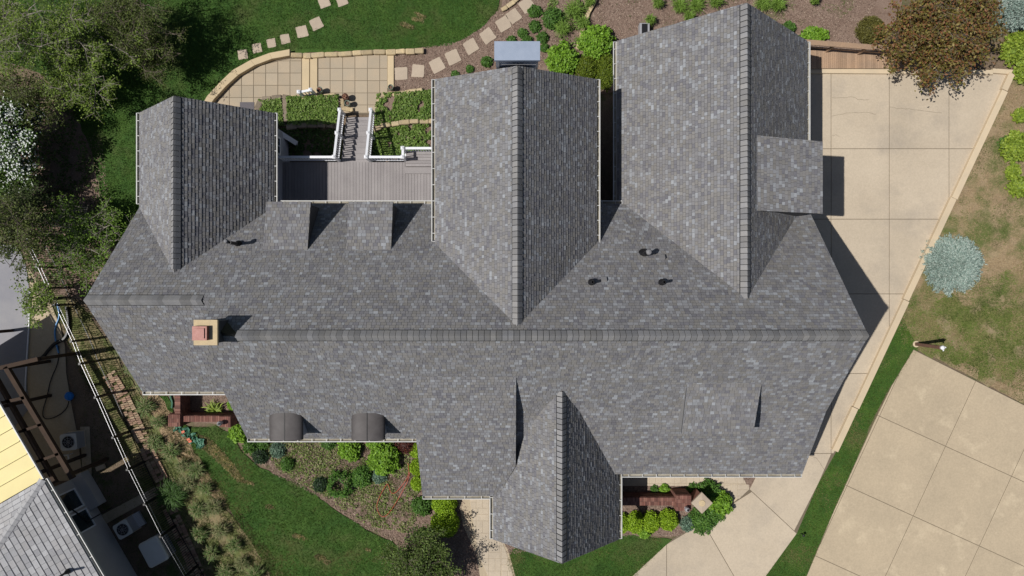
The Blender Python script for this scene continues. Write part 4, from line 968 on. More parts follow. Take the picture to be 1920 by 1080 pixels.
# block edging along the fence
eb = empty('block_edging', P(270, 830), 'broken row of reddish tan paving blocks between fence and tall grasses', 'edging'); mb = MB(); r = random.Random(3)
path = [(205, 700), (232, 745), (258, 800), (285, 860), (308, 905), (318, 950), (345, 1010), (372, 1075), (390, 1120)]
blk = [MB(), MB()]
for i in range(len(path)-1):
    a, b = P(*path[i]), P(*path[i+1]); L = (b-a).length; d = (b-a)/L; s_ = Vector((-d.y, d.x, 0)); k = int(L/.13)
    for j in range(k):
        for q in range(3):
            if r.random() < .18: continue
            p = a+d*(j+.5)*.13+s_*(q-1)*.23+Vector((r.uniform(-.01, .01), r.uniform(-.01, .01), .03)); c = r.uniform(.8, 1.2)
            mb.obox(p, d*.058, s_*.105, (0, 0, .05+r.uniform(0, .012)), r.choice([(.33*c, .22*c, .15*c), (.28*c, .18*c, .13*c), (.36*c, .27*c, .18*c)]))
o = mb.build('blocks', BRICKM, eb); o['kind'] = 'stuff'
# crumpled green netting with orange clips
th = empty('garden_netting', P(357, 815), 'crumpled green plastic netting lying on lawn beside the brick wall', 'netting'); n = 26; r = random.Random(4)
V = []; a = P(330, 797); b = P(384, 836); u = (b-a); v = Vector((u.y, -u.x, 0)).normalized()*.42
for i in range(n+1):
    for j in range(7): p = a+u*(i/n)+v*((j/6-.5)*(1+.5*math.sin(i*.9)))+Vector((r.uniform(-.04, .04), r.uniform(-.04, .04), .05+r.uniform(0, .14))); V.append(p)
mb = MB(); mb.add(V, [(i*7+j, i*7+j+1, (i+1)*7+j+1, (i+1)*7+j) for i in range(n) for j in range(6) if r.random() < .88]); mb.build('net', NETM, th)
mb = MB()
for q in ((357, 822), (360, 826), (347, 808)): p = P(*q); mb.obox((p.x, p.y, .2), (.07, .03, 0), (-.02, .05, 0), (0, 0, .02))
mb.build('clip', ORANGE, th)
mb = MB(); hz = [P(*q, .04) for q in ((319, 742), (323, 755), (322, 765))]; mb.tube(hz, .05, 5); o = mb.build('net_roll', NETM, None, org=P(322, 755)); tag(o, 'thin green net roll lying in grass left of the brick wall', 'netting')
hose([(765, 868), (767, 890), (758, 905), (742, 925), (732, 925), (728, 905), (722, 912), (712, 930), (705, 950), (712, 967), (722, 970), (735, 955), (750, 930), (766, 900), (770, 875)], .012, REDH, 'thin red cable looped loosely over the mulch bed by the hedges', .13, 'cable')
# vent box behind right wing
p = P(1209, 54, .5); th = empty('basement_vent', (p.x, p.y, 0), 'small grey framed dark vent box behind the right gable wing', 'vent box'); mb = MB(); mb.box(p.x-.24, p.x+.24, p.y-.3, p.y+.3, 0, .46); mb.build('frame', GREYM, th)
mb = MB(); mb.box(p.x-.14, p.x+.14, p.y-.26, p.y+.26, .46, .475); mb.build('grille', BLACKM, th)

# ------------------------------------------------------------------ VEGETATION
def quads(cen, size, up=.5, asp=1.6, cols=None, droop=None):
    "leaf quads: centres (n,3), size n; up 0..1 pulls normals upward"
    n = len(cen); nr = RNG.normal(size=(n, 3)); nr /= np.linalg.norm(nr, axis=1)[:, None]; nr[:, 2] = np.abs(nr[:, 2])
    nr = nr*(1-up)+np.array([0, 0, 1])*up; nr /= np.linalg.norm(nr, axis=1)[:, None]
    t = RNG.normal(size=(n, 3)); t -= (t*nr).sum(1)[:, None]*nr; t /= np.linalg.norm(t, axis=1)[:, None]; b = np.cross(nr, t)
    s = np.asarray(size).reshape(-1, 1)*np.ones((n, 1)); a = t*s*asp*.5; w = b*s*.5
    V = np.stack([cen-a, cen-w*.9+nr*s*.08, cen+a, cen+w*.9+nr*s*.08], 1).reshape(-1, 3); Fc = np.arange(4*n).reshape(n, 4)
    return V, Fc
def palette(n, cols, jit=.15, w=None):
    cols = np.array(cols); i = RNG.choice(len(cols), n, p=w); c = cols[i]*(1+RNG.uniform(-jit, jit, (n, 1))); return np.repeat(c, 4, 0)
def blades(X, Y, z, hgt, wid, cols, lean=.5, per=3, jit=.2, shade=None):
    n = len(X)*per; x = np.repeat(X, per)+RNG.normal(0, .02, n); y = np.repeat(Y, per)+RNG.normal(0, .02, n)
    h = np.repeat(hgt*np.ones(len(X)), per)*RNG.uniform(.5, 1.2, n); a = RNG.uniform(0, 6.283, n); l = h*lean*RNG.uniform(.3, 1.3, n); wa = RNG.uniform(0, 6.283, n)
    dx, dy = np.cos(wa)*wid/2, np.sin(wa)*wid/2; zz = np.full(n, z) if np.isscalar(z) else np.repeat(z, per)
    b1 = np.stack([x-dx, y-dy, zz], 1); b2 = np.stack([x+dx, y+dy, zz], 1); tp = np.stack([x+np.cos(a)*l, y+np.sin(a)*l, zz+h], 1)
    V = np.stack([b1, b2, tp], 1).reshape(-1, 3); Fc = np.arange(3*n).reshape(n, 3)
    cols = np.array(cols); ci = RNG.choice(len(cols), n); c = cols[ci]*(1+RNG.uniform(-jit, jit, (n, 1)))
    if shade is not None: c = c*np.repeat(shade, per)[:, None]
    return V, Fc, np.repeat(c, 3, 0)
HOUSE_KEEP = [w2(p_) for p_ in ([(480, 260), (812, 260), (812, 380), (480, 380)],)]
def turf(name, polys, dens, hgt, wid, cols, z=.01, dry=None, drycut=.6, holes=(), nscale=1.2, label_kind='stuff', lean=.9, thin=0, per=3):
    Vs, Fs, Cs = [], [], []; b = 0
    for poly in polys:
        X, Y = sample(poly, dens)
        k = np.ones(len(X), bool)
        for h in holes: k &= ~in_poly(X, Y, h)
        if thin: nn = vnoise(X, Y, .55, 5)*.6+vnoise(X, Y, .2, 6)*.4; k &= nn > thin
        X, Y = X[k], Y[k]; nz = vnoise(X, Y, nscale, 1)*.5+vnoise(X, Y, nscale*.35, 2)*.3+vnoise(X, Y, nscale*.12, 3)*.2
        V, Fc, C = blades(X, Y, z, hgt*(.7+.6*nz), wid, cols, lean, shade=.58+1.0*np.clip((nz*.5+.5*(vnoise(X, Y, .3, 21)*.65+vnoise(X, Y, .11, 22)*.35)-.5)*2.3+.5, 0, 1), per=per)
        if dry is not None:
            m = np.repeat((nz+RNG.uniform(-.1, .1, len(nz))) > drycut, 3*per); C[m] = np.array(dry)*(1+RNG.uniform(-.2, .2, (m.sum(), 1)))
        Vs.append(V); Fs.append(Fc+b); Cs.append(C); b += len(V)
    o = put(name, fast_mesh(name, np.concatenate(Vs), np.concatenate(Fs), np.concatenate(Cs), GRASS)); o['kind'] = 'stuff'; return o
GC = [(.05, .112, .016), (.068, .135, .022), (.04, .092, .014), (.11, .15, .035), (.055, .118, .02)]
vis = lambda pl: smooth_poly([(p.x, p.y) for p in PP(pl)], 1)
houseblk = w2([(263, 260), (263, 395), (160, 565), (265, 740), (430, 740), (470, 825), (790, 825), (795, 925), (925, 925), (925, 1000), (1050, 1040), (1160, 1000), (1160, 880), (1500, 880), (1600, 640), (1500, 420), (1500, 120), (1400, 50), (1160, 100), (1110, 180), (960, 150), (820, 180), (520, 380), (330, 230)])
lawnback = clip_convex(vis(BACKLAWN), w2([(-40, -60), (1000, -60), (1000, 560), (-40, 560)])) 
steps_h = [w2([(a-s, b-s), (a+s, b-s), (a+s, b+s), (a-s, b+s)]) for a, b, s in ((455, 102, 8), (482, 90, 7.5), (509, 81, 7.5), (535, 73, 7.5), (566, 59, 9.5), (593, 44, 9.5), (608, 4, 9), (641, 1, 9))]
patioh = w2([(384, 192), (388, 180), (436, 131), (505, 99), (545, 93), (800, 93), (800, 210), (384, 215)])
turf('lawn_grass', [lawnback], 520, .055, .016, GC, holes=[patioh, houseblk]+steps_h)
turf('lawn_grass', [vis(FRONTLAWN), vis(LAWN2)], 520, .06, .016, GC, dry=(.20, .19, .07), drycut=.68, holes=[houseblk])
turf('lawn_grass', [w2(STRIP)], 520, .055, .016, [(.075, .135, .018), (.10, .16, .028), (.055, .11, .014), (.15, .18, .05)], dry=(.22, .2, .08), drycut=.66)
turf('dry_grass', [w2([(1905, 140), (1960, 60), (2000, 60), (2000, 790), (1925, 760), (1722, 655), (1690, 640), (1680, 590), (1750, 460)])], 420, .05, .016, [(.10, .145, .03), (.13, .155, .04), (.07, .12, .025)], dry=(.36, .27, .16), drycut=.47, thin=.3)
turf('dry_grass', [w2([(1690, 590), (1740, 520), (1860, 520), (1940, 480), (1930, 740), (1722, 655), (1690, 640)])], 500, .05, .016, [(.09, .16, .022), (.12, .175, .03), (.07, .14, .018)], dry=(.30, .26, .12), drycut=.66, thin=.25)
turf('ragged_grass', [w2([(60, 560), (160, 575), (262, 740), (300, 830), (400, 980), (480, 1100), (380, 1100), (300, 960), (235, 840), (150, 700), (110, 600)])], 420, .08, .018, [(.085, .13, .03), (.12, .16, .045), (.15, .17, .07)], dry=(.25, .20, .11), drycut=.6, thin=.25)
PATCH = [w2([(366, 812), (395, 822), (418, 846), (440, 872), (462, 905), (448, 904), (428, 884), (405, 862), (380, 840)])]+[w2([(cx+r*(1.5+.4*math.sin(3*a+cx))*math.cos(a), cy+r*(.8+.3*math.cos(2*a+cy))*math.sin(a+.6)) for a in np.linspace(0, 5.7, 12)]) for cx, cy, r in ((560, 1005, 9), (600, 1045, 8), (612, 1052, 6), (505, 950, 7), (785, 38, 8), (765, 50, 9), (788, 30, 7), (470, 905, 6), (690, 1030, 5), (350, 860, 8), (420, 985, 7))]
turf('ragged_edge', [w2([(300, 790), (335, 800), (375, 860), (420, 915), (470, 985), (520, 1050), (560, 1100), (500, 1100), (440, 1010), (385, 930), (340, 860)])], 420, .09, .018, [(.13, .17, .05), (.2, .2, .09), (.28, .22, .12), (.08, .12, .02)], thin=.3)
turf('straw_tufts', PATCH, 1100, .075, .024, [(.55, .44, .26), (.46, .36, .2), (.5, .4, .22), (.16, .2, .05)], thin=.25)
turf('straw', [w2([(268, 742), (300, 742), (335, 795), (370, 850), (404, 900), (440, 955), (415, 950), (372, 905), (335, 865), (298, 805)])], 300, .05, .018, [(.34, .25, .15), (.28, .2, .12)], dry=(.12, .15, .04), drycut=.66)
turf('neighbour_weeds', [w2([(160, 700), (190, 760), (300, 960), (345, 1080), (250, 1080), (200, 960), (160, 890), (150, 800)])], 140, .06, .018, [(.06, .1, .02), (.08, .12, .03)], thin=.4)
turf('bed_weeds', [w2([(478, 825), (785, 825), (800, 930), (770, 985), (690, 985), (600, 925), (520, 880)])], 330, .07, .022, [(.11, .17, .045), (.15, .18, .065), (.09, .14, .035), (.2, .22, .09)], dry=(.23, .18, .1), drycut=.66, thin=.38, per=4)
turf('bed_weeds', [w2([(1000, -20), (1130, -20), (1130, 100), (1010, 100)]), w2([(1130, -20), (1600, -20), (1600, 70), (1180, 60)])], 160, .08, .02, [(.12, .17, .045), (.16, .19, .07)], thin=.56)
turf('woodland_weeds', [w2([(100, 340), (230, 400), (240, 420), (160, 560), (60, 540), (60, 420)])], 260, .08, .022, [(.08, .14, .03), (.12, .16, .05)], dry=(.2, .14, .09), drycut=.6, thin=.45)
# mulch chips
BEDW = [(478, 825), (785, 825), (800, 930), (770, 1000), (690, 985), (600, 925), (520, 880)]
def chips(polys, dens):
    Vs = []; n0 = 0
    P_ = [sample(p, dens) for p in polys]; X = np.concatenate([a for a, b in P_]); Y = np.concatenate([b for a, b in P_]); n = len(X)
    V, Fc = quads(np.stack([X, Y, RNG.uniform(.012, .03, n)], 1), RNG.uniform(.02, .045, n), up=.85, asp=2.2)
    C = palette(n, [(.22, .155, .12), (.17, .115, .09), (.29, .215, .17), (.11, .075, .058), (.38, .30, .23)], w=[.3, .3, .2, .14, .06])
    o = put('bark_chips', fast_mesh('bark_chips', V, Fc, C, CHIP)); o['kind'] = 'stuff'
chips([w2([(738, 95), (800, 88), (862, 78), (908, 48), (940, 12), (950, -10), (1640, -10), (1640, 130), (1513, 90), (1400, 20), (1165, 85), (1000, 130), (812, 200), (740, 166)]),
       w2([(466, 822), (790, 822), (800, 930), (870, 930), (890, 1010), (900, 1080), (765, 1066), (740, 1016), (684, 990), (640, 962), (596, 930), (515, 890), (468, 852)]), w2([(1160, 910), (1300, 910), (1372, 955), (1280, 1005), (1160, 1005)]),
       w2([(1380, 885), (1435, 885), (1405, 916)]), w2([(338, 738), (425, 738), (430, 782), (338, 782)]), w2([(928, 1010), (960, 1010), (1010, 1030), (946, 1042)])], 420)
chips([w2([(100, 250), (190, 250), (210, 420), (180, 540), (60, 560), (0, 420), (0, 340)])], 150)

# ground cover in planters
def cover(name, poly, z, h, dens, cols, size=.075, thin=0):
    X, Y = sample(w2(poly), dens); 
    if thin: k = vnoise(X, Y, .5, 9)*.6+vnoise(X, Y, .2, 8)*.4 > thin; X, Y = X[k], Y[k]
    n = len(X); zz = z+RNG.uniform(.1, 1, n)*h*(.5+vnoise(X, Y, .3, 4)); V, Fc = quads(np.stack([X, Y, zz], 1), RNG.uniform(.6, 1.3, n)*size, up=.45)
    o = put(name, fast_mesh(name, V, Fc, palette(n, cols, .25), LEAF)); o['kind'] = 'stuff'
CV = [(.12, .2, .035), (.16, .25, .05), (.09, .16, .028), (.2, .28, .075)]
for nm, pl, z in (('bed_soil', [(487, 188), (530, 188), (536, 236), (487, 236)], .2), ('bed_soil', [(541, 184), (638, 181), (636, 237), (541, 237)], .2), ('bed_soil', [(515, 238), (640, 238), (630, 300), (515, 300)], .012), ('bed_soil', [(708, 175), (830, 170), (830, 228), (704, 240)], .15), ('bed_soil', [(697, 236), (830, 226), (830, 300), (697, 300)], .05)):
    sheet(nm, pl, z, MULCH, amp=.0)
cover('ground_cover', [(489, 190), (531, 188), (536, 238), (489, 236)], .2, .16, 900, CV); cover('ground_cover', [(541, 184), (637, 181), (634, 236), (541, 237)], .2, .18, 950, CV)
cover('ground_cover', [(520, 242), (630, 242), (626, 292), (520, 292)], .02, .2, 500, [(.07, .12, .03), (.05, .09, .02)], thin=.3)
cover('ground_cover', [(708, 178), (822, 170), (822, 226), (703, 238)], .15, .16, 800, CV, thin=.33); cover('ground_cover', [(703, 243), (822, 230), (822, 296), (697, 296)], .05, .18, 850, CV, thin=.36)
cover('bed_cover', BEDW, .01, .1, 330, [(.16, .22, .05), (.22, .26, .09), (.13, .19, .04), (.27, .27, .13)], size=.06, thin=.42)
cover('woodland_cover', [(-40, 180), (120, 180), (165, 250), (185, 330), (205, 430), (150, 540), (60, 540), (-40, 420)], .01, .3, 170, [(.06, .1, .02), (.08, .13, .03), (.045, .07, .018)], size=.08, thin=.42)
cover('ground_cover', [(1090, 0), (1118, 0), (1095, 60), (1080, 90), (1010, 70), (1030, 0)], .01, .14, 330, CV, size=.07, thin=.5)

def ico(r3, seed, col):
    bm = bmesh.new(); bmesh.ops.create_icosphere(bm, subdivisions=3, radius=1); r = random.Random(seed)
    V = np.array([(v.co.x*r3[0], v.co.y*r3[1], v.co.z*r3[2]) for v in bm.verts]); Fc = np.array([[v.index for v in f.verts] for f in bm.faces]); bm.free(); return V, Fc
KIND = {
 'leafy': dict(c=[(.14, .27, .018), (.18, .33, .028), (.10, .21, .015), (.22, .37, .05)], s=.085, up=.45, h=.85, rough=.2, d=650),
 'green': dict(c=[(.07, .15, .025), (.09, .19, .035), (.055, .12, .02)], s=.07, up=.4, h=.75, rough=.2, d=700),
 'globe': dict(c=[(.21, .34, .014), (.26, .4, .02), (.16, .27, .012), (.3, .45, .035)], s=.055, up=.25, h=1.0, rough=.07, d=1400),
 'yew': dict(c=[(.12, .17, .015), (.155, .2, .02), (.085, .125, .012)], s=.05, up=.3, h=1.0, rough=.12, d=1400),
 'dark': dict(c=[(.03, .06, .025), (.045, .085, .03), (.025, .045, .025)], s=.06, up=.35, h=.7, rough=.18, d=800),
 'blue': dict(c=[(.11, .19, .13), (.15, .24, .17), (.09, .15, .1), (.2, .28, .2)], s=.05, up=.3, h=.7, rough=.15, d=1100),
 'dgreen': dict(c=[(.05, .125, .02), (.075, .17, .028), (.11, .22, .035)], s=.06, up=.4, h=.7, rough=.25, d=900),
 'olive': dict(c=[(.13, .125, .03), (.15, .14, .035), (.10, .095, .025)], s=.05, up=.2, h=1.0, rough=.05, d=1400),
 'lime': dict(c=[(.22, .30, .03), (.28, .36, .05), (.17, .25, .03)], s=.09, up=.45, h=.9, rough=.25, d=550),
 'red': dict(c=[(.10, .03, .025), (.14, .045, .03), (.07, .025, .02)], s=.05, up=.3, h=.9, rough=.25, d=700),
}
def shrub(px, py, rpx, kind, label, ry=None, z=0.0, ring=False, nm='shrub', cat='shrub'):
    K = KIND[kind]; zc = .5*K['h']; c = P(px, py, z+.35); rx = rpx*(H-.4)/F; ry_ = (ry or rpx)*(H-.4)/F; rz = min(rx, ry_)*K['h']
    th = empty(nm, (c.x, c.y, z), label, cat)
    n = int(K['d']*4.2*rx*ry_)+120; d = RNG.normal(size=(n, 3)); d /= np.linalg.norm(d, axis=1)[:, None]; d[:, 2] = np.abs(d[:, 2])*1.0-.15
    th_ = np.arctan2(d[:, 1], d[:, 0]); bump = 1+K['rough']*(vnoise(d[:, 0]*2+px, d[:, 1]*2+py, .35, 3)*2-1)+K['rough']*.6*(vnoise(d[:, 0]*3+px, d[:, 1]*3+d[:, 2]*3, .3, 7)*2-1)
    rr = bump*RNG.uniform(.72, 1.04, n)**.7
    if ring: k = np.hypot(d[:, 0], d[:, 1]) > .45; d, rr = d[k], rr[k]; n = len(d)
    cen = np.stack([d[:, 0]*rx*rr, d[:, 1]*ry_*rr, d[:, 2]*rz*rr+rz*.45], 1); cen[:, 2] = np.maximum(cen[:, 2], .02)
    V, Fc = quads(cen, RNG.uniform(.65, 1.25, n)*K['s'], up=K['up'])
    o = put('foliage', fast_mesh('foliage', V, Fc, palette(n, K['c'], .22), LEAF), th)
    mb = MB(); rs = random.Random(int(px))
    for k in range(5): a = rs.uniform(0, 6.28); mb.tube([(0, 0, 0), (rx*.3*math.cos(a), ry_*.3*math.sin(a), rz*.5), (rx*.65*math.cos(a), ry_*.65*math.sin(a), rz*.85)], [.02, .014, .006], 5)
    mb.build('stem', BARK, th, org=(0, 0, 0))
    if not ring:
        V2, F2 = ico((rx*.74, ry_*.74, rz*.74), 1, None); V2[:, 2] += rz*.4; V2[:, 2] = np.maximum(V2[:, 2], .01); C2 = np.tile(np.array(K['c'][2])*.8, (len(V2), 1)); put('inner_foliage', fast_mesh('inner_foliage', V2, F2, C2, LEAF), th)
    return th
def spiky(px, py, rpx, cols, label, h=.55, nb_=260, wid=.022, cat='plant', nm='leafy_plant', arch=1.0):
    c = P(px, py, .15); R_ = rpx*H/F; th = empty(nm, (c.x, c.y, 0), label, cat); n = nb_
    a = RNG.uniform(0, 6.283, n); L = RNG.uniform(.35, 1.1, n)*R_; b = RNG.normal(0, R_*.2, (n, 2)); hh = h*RNG.uniform(.5, 1.1, n)
    pts = []
    for t, zf_ in ((0, 0), (.4, .75), (.75, 1.0), (1.05, .72)):
        pts.append(np.stack([b[:, 0]+np.cos(a)*L*t, b[:, 1]+np.sin(a)*L*t, hh*zf_*arch+.01], 1))
    w = np.stack([-np.sin(a), np.cos(a), np.zeros(n)], 1)*wid/2; W_ = [1, 1, .7, .15]; rows = []
    for p, s_ in zip(pts, W_): rows += [p-w*s_, p+w*s_]
    V = np.stack(rows, 1).reshape(-1, 3); base = (np.arange(n)*8)[:, None]; Fc = np.concatenate([base+np.array([0, 1, 3, 2]), base+np.array([2, 3, 5, 4]), base+np.array([4, 5, 7, 6])], 0)
    cols = np.array(cols); C = np.repeat(cols[RNG.choice(len(cols), n)]*(1+RNG.uniform(-.25, .25, (n, 1))), 8, 0)
    put('blades', fast_mesh('blades', V, Fc, C, LEAF), th); return th
# upper bed
for a in ((1037, 32, 20, 'green', 'largest dark green shrub in the upper mulch bed'), (1003, 46, 11, 'green', 'small round green shrub left of the largest dark shrub'), (980, 59, 9, 'green', 'small round shrub nearest the stepping stones, upper bed'),
          (1017, 67, 11, 'green', 'round green shrub between the metal chase and the largest shrub'), (959, 73, 9, 'green', 'small shrub half hidden by left edge of the metal chase top'), (989, 73, 10, 'green', 'small shrub half hidden by the middle of the metal chase top'),
          (1021, 86, 8, 'green', 'small shrub touching the right edge of the metal chase'), (912, 113, 10, 'green', 'round green shrub by the left gable edge near the metal chase'), (880, 126, 7, 'green', 'small green tuft along the rake left of the metal chase'),
          (852, 136, 7, 'green', 'lowest green tuft along the rake above the gable eave'), (1053, 112, 30, 'leafy', 'large bright green shrub right of the metal chase'), (1118, 78, 31, 'leafy', 'large bright shrub above the two olive yews'),
          (1003, 18, 12, 'green', 'green shrub at upper left of the planting bed'), (808, 190, 10, 'leafy', 'bright shrub poking out beside the centre gable eave'), (800, 207, 11, 'green', 'green shrub under the eave in the right planter'), (772, 290, 14, 'leafy', 'leafy plants beside the short deck railing')):
    shrub(*a)
shrub(1101, 128, 22, 'yew', 'olive green clipped yew, left of two in the shaded gap', ry=24); shrub(1135, 133, 20, 'yew', 'olive green clipped yew, right of two in the shaded gap', ry=36)
SPK = [(.16, .27, .04), (.2, .32, .06), (.12, .2, .03)]
for i, (px, py, r_, lb) in enumerate(((1075, 22, 19, 'bright spiky daylily clump beside the stone edging line'), (1053, 56, 16, 'bright spiky clump below the daylily clump'), (1093, 45, 12, 'small spiky clump touching the stone edging'), (1233, 8, 11, 'leftmost bright clump above the right gable wing'),
      (1272, 12, 16, 'largest bright clump left of the right gable peak'), (1303, 10, 17, 'bright clump second left of the right gable peak'), (1218, 40, 10, 'pale clump beside the small vent box'), (1290, 32, 11, 'small clump touching the left rake of the right wing'), (1340, 3, 15, 'bright clump nearest left of the right gable peak'),
      (1428, 8, 17, 'bright clump just right of the right gable peak'), (1456, 10, 17, 'bright clump second right of the right gable peak'), (1525, 3, 8, 'small weed tuft at top edge above the walkway shrub'), (1105, 5, 10, 'small spiky clump at the top of stone edging'))):
    spiky(px, py, r_, SPK, lb)
shrub(1530, 64, 25, 'leafy', 'bright green mound beside the wooden handrail', ry=15); shrub(1482, 50, 13, 'green', 'green shrub tucked behind the right rake of the right wing')
shrub(1632, 57, 27, 'olive', 'smooth olive brown dome shrub under the maroon maple')
# front left bed
for a in ((655, 846, 20, 'leafy', 'bright shrub under the gutter below the gap between barrel dormers'), (648, 832, 15, 'leafy', 'leafy top growth joined to the bright shrub under the gutter'), (721, 862, 29, 'leafy', 'largest bright round shrub in the front left bed'), (704, 830, 18, 'leafy', 'bright shrub at the gutter above the largest round one'),
          (833, 943, 24, 'globe', 'upper of two large clipped yellow green globes by the walkway'), (834, 981, 27, 'globe', 'lower of two large clipped yellow green globes by the walkway'),
          (780, 846, 14, 'globe', 'top globe of three along the left edge of the projecting roof'), (781, 878, 15, 'globe', 'middle globe of three along the projecting roof edge'), (782, 908, 14, 'globe', 'bottom globe of three along the projecting roof edge'),
          (790, 950, 19, 'green', 'loose green shrub left of the two large globes'), (675, 896, 19, 'dgreen', 'dark green shrub joined to the ring shaped one'), (710, 895, 14, 'blue', 'blue green shrub below the largest bright round shrub'), (598, 911, 14, 'dark', 'small dark green shrub left of the ring shaped one'),
          (445, 814, 18, 'leafy', 'bright lime shrub right of the brick pillar at the eave corner'), (466, 840, 14, 'green', 'green shrub between lime shrub and the dark one'), (484, 857, 15, 'dark', 'almost black shrub at the left end of the bed'), (489, 834, 12, 'green', 'green shrub right above the almost black shrub'),
          (518, 846, 15, 'blue', 'round blue green shrub under the left barrel dormer'), (433, 760, 10, 'leafy', 'bright plant against the left roof rake behind brick wall'), (614, 832, 13, 'green', 'low green plant at the gutter between the barrel dormers'), (536, 872, 13, 'green', 'sparse green plant at the lawn edge below blue green shrub'),
          (760, 835, 18, 'red', 'dark red leaved shrub in shade at the roof corner'), (793, 1008, 15, 'dgreen', 'dark shrub in the tree shade below the large globes')):
    shrub(*a)
shrub(636, 910, 25, 'dgreen', 'ring shaped dark green shrub with a bare straw centre', ring=True)
spiky(401, 769, 17, [(.25, .33, .05), (.19, .27, .04)], 'yellow green hosta inside the brick wall corner', h=.3, wid=.05, nb_=140)
# front right bed
for a in ((1166, 983, 15, 'globe', 'first globe at the front gable gutter, right bed', 20), (1192, 981, 19, 'globe', 'second yellow green globe of four from the front gable', 21), (1221, 980, 18, 'globe', 'third yellow green globe of four from the front gable', 20), (1254, 976, 19, 'globe', 'rightmost yellow green globe beside the red brick pillar', 21)):
    shrub(a[0], a[1], a[2], a[3], a[4], ry=a[5])
shrub(1210, 1002, 11, 'leafy', 'low bright plant at the foot of the globe shrubs'); shrub(1292, 985, 15, 'blue', 'round pale blue green shrub near the drive and brick pillar')
for a in ((1330, 924, 23, 'dgreen', 'dark juniper mound above right of the stone cap pillar'), (1350, 944, 24, 'leafy', 'brighter green mound at the tip of the bed by the drive'), (1318, 977, 25, 'dgreen', 'dark juniper mound below the stone cap pillar'), (1340, 962, 21, 'dgreen', 'dark juniper mound along the drive edge'), (1301, 921, 12, 'dgreen', 'dark green shrub between brick wall pillar and walkway'),
          (1248, 920, 9, 'leafy', 'small bright shrub between porch walkway and brick wall'), (1229, 920, 7, 'green', 'tiny green shrub at the edge of the gable shadow')):
    shrub(*a)
# right edge
for a in ((1903, 95, 26, 'lime', 'yellow green shrub at right edge below the blue spruce corner'), (1912, 75, 20, 'lime', 'yellow green shrub tip at right edge beside the maroon maple'), (1905, 275, 27, 'lime', 'wide yellow green shrub at right edge halfway down the drive wall'), (1893, 268, 14, 'green', 'darker shrub low in the middle right edge group'),
          (1914, 350, 20, 'lime', 'lowest yellow green shrub of the right edge'), (1905, 320, 14, 'lime', 'small yellow green shrub above the lowest right edge one'), (1918, 215, 14, 'lime', 'yellow green shrub sliver at right edge above the wide one'), (1925, 135, 20, 'lime', 'yellow green shrub at right edge by the curb corner')):
    shrub(*a)

# conifer: layered needle sprays
def spruce(px, py, rpx, hgt, cols, label, seed=1, n_br=240, zc=.4, cat='tree', nm='blue_spruce', ndl=14):
    c = P(px, py, zc); R_ = rpx*(H-zc)/F; th = empty(nm, (c.x, c.y, 0), label, cat); r = np.random.default_rng(seed); cen = []; dirs = []; br = MB()
    for k in range(n_br):
        t = r.random()**.75; z = .12+hgt*t*.9; rad_ = R_*(1-t**1.6)*r.uniform(.55, 1.0)+.06; a = r.uniform(0, 6.283); s = np.array([0, 0, z]); e = np.array([math.cos(a)*rad_, math.sin(a)*rad_, z+.12*r.uniform(-1, 1)])
        if k % 6 == 0: br.tube([tuple(s), tuple(e*.85+s*.15)], [.02, .006], 4)
        m = int(ndl*max(.5, rad_/R_*2)); tt = r.uniform(.25, 1.0, m)[:, None]; p = s+(e-s)*tt+r.normal(0, .045, (m, 3)); cen.append(p); dirs.append(np.tile((e-s)/np.linalg.norm(e-s), (m, 1)))
    cen = np.concatenate(cen); d = np.concatenate(dirs); n = len(cen); rep = 5; cen = np.repeat(cen, rep, 0)+r.normal(0, .02, (n*rep, 3)); d = np.repeat(d, rep, 0)+r.normal(0, .5, (n*rep, 3)); d[:, 2] += .25; d /= np.linalg.norm(d, axis=1)[:, None]
    sd_ = np.cross(d, r.normal(size=d.shape)); sd_ /= np.linalg.norm(sd_, axis=1)[:, None]; L = .08; w = .014
    V = np.stack([cen-sd_*w, cen+sd_*w, cen+d*L+sd_*w*.5, cen+d*L-sd_*w*.5], 1).reshape(-1, 3); Fc = np.arange(4*len(cen)).reshape(-1, 4)
    put('needles', fast_mesh('needles', V, Fc, palette(len(cen), cols, .2), LEAF), th); br.tube([(0, 0, 0), (0, 0, hgt)], [.07, .02], 6); br.build('trunk', BARK, th, org=(0, 0, 0)); return th
BS = [(.27, .37, .33), (.34, .44, .40), (.18, .26, .22), (.42, .5, .45), (.5, .57, .52)]
spruce(1788, 496, 60, 1.2, BS, 'round pale blue spruce on dry lawn beside the driveway curb', n_br=1500, ndl=18)
spruce(1912, 22, 38, 2.2, BS, 'pale blue spruce cut by the upper right photo corner', seed=3, n_br=420, zc=1)

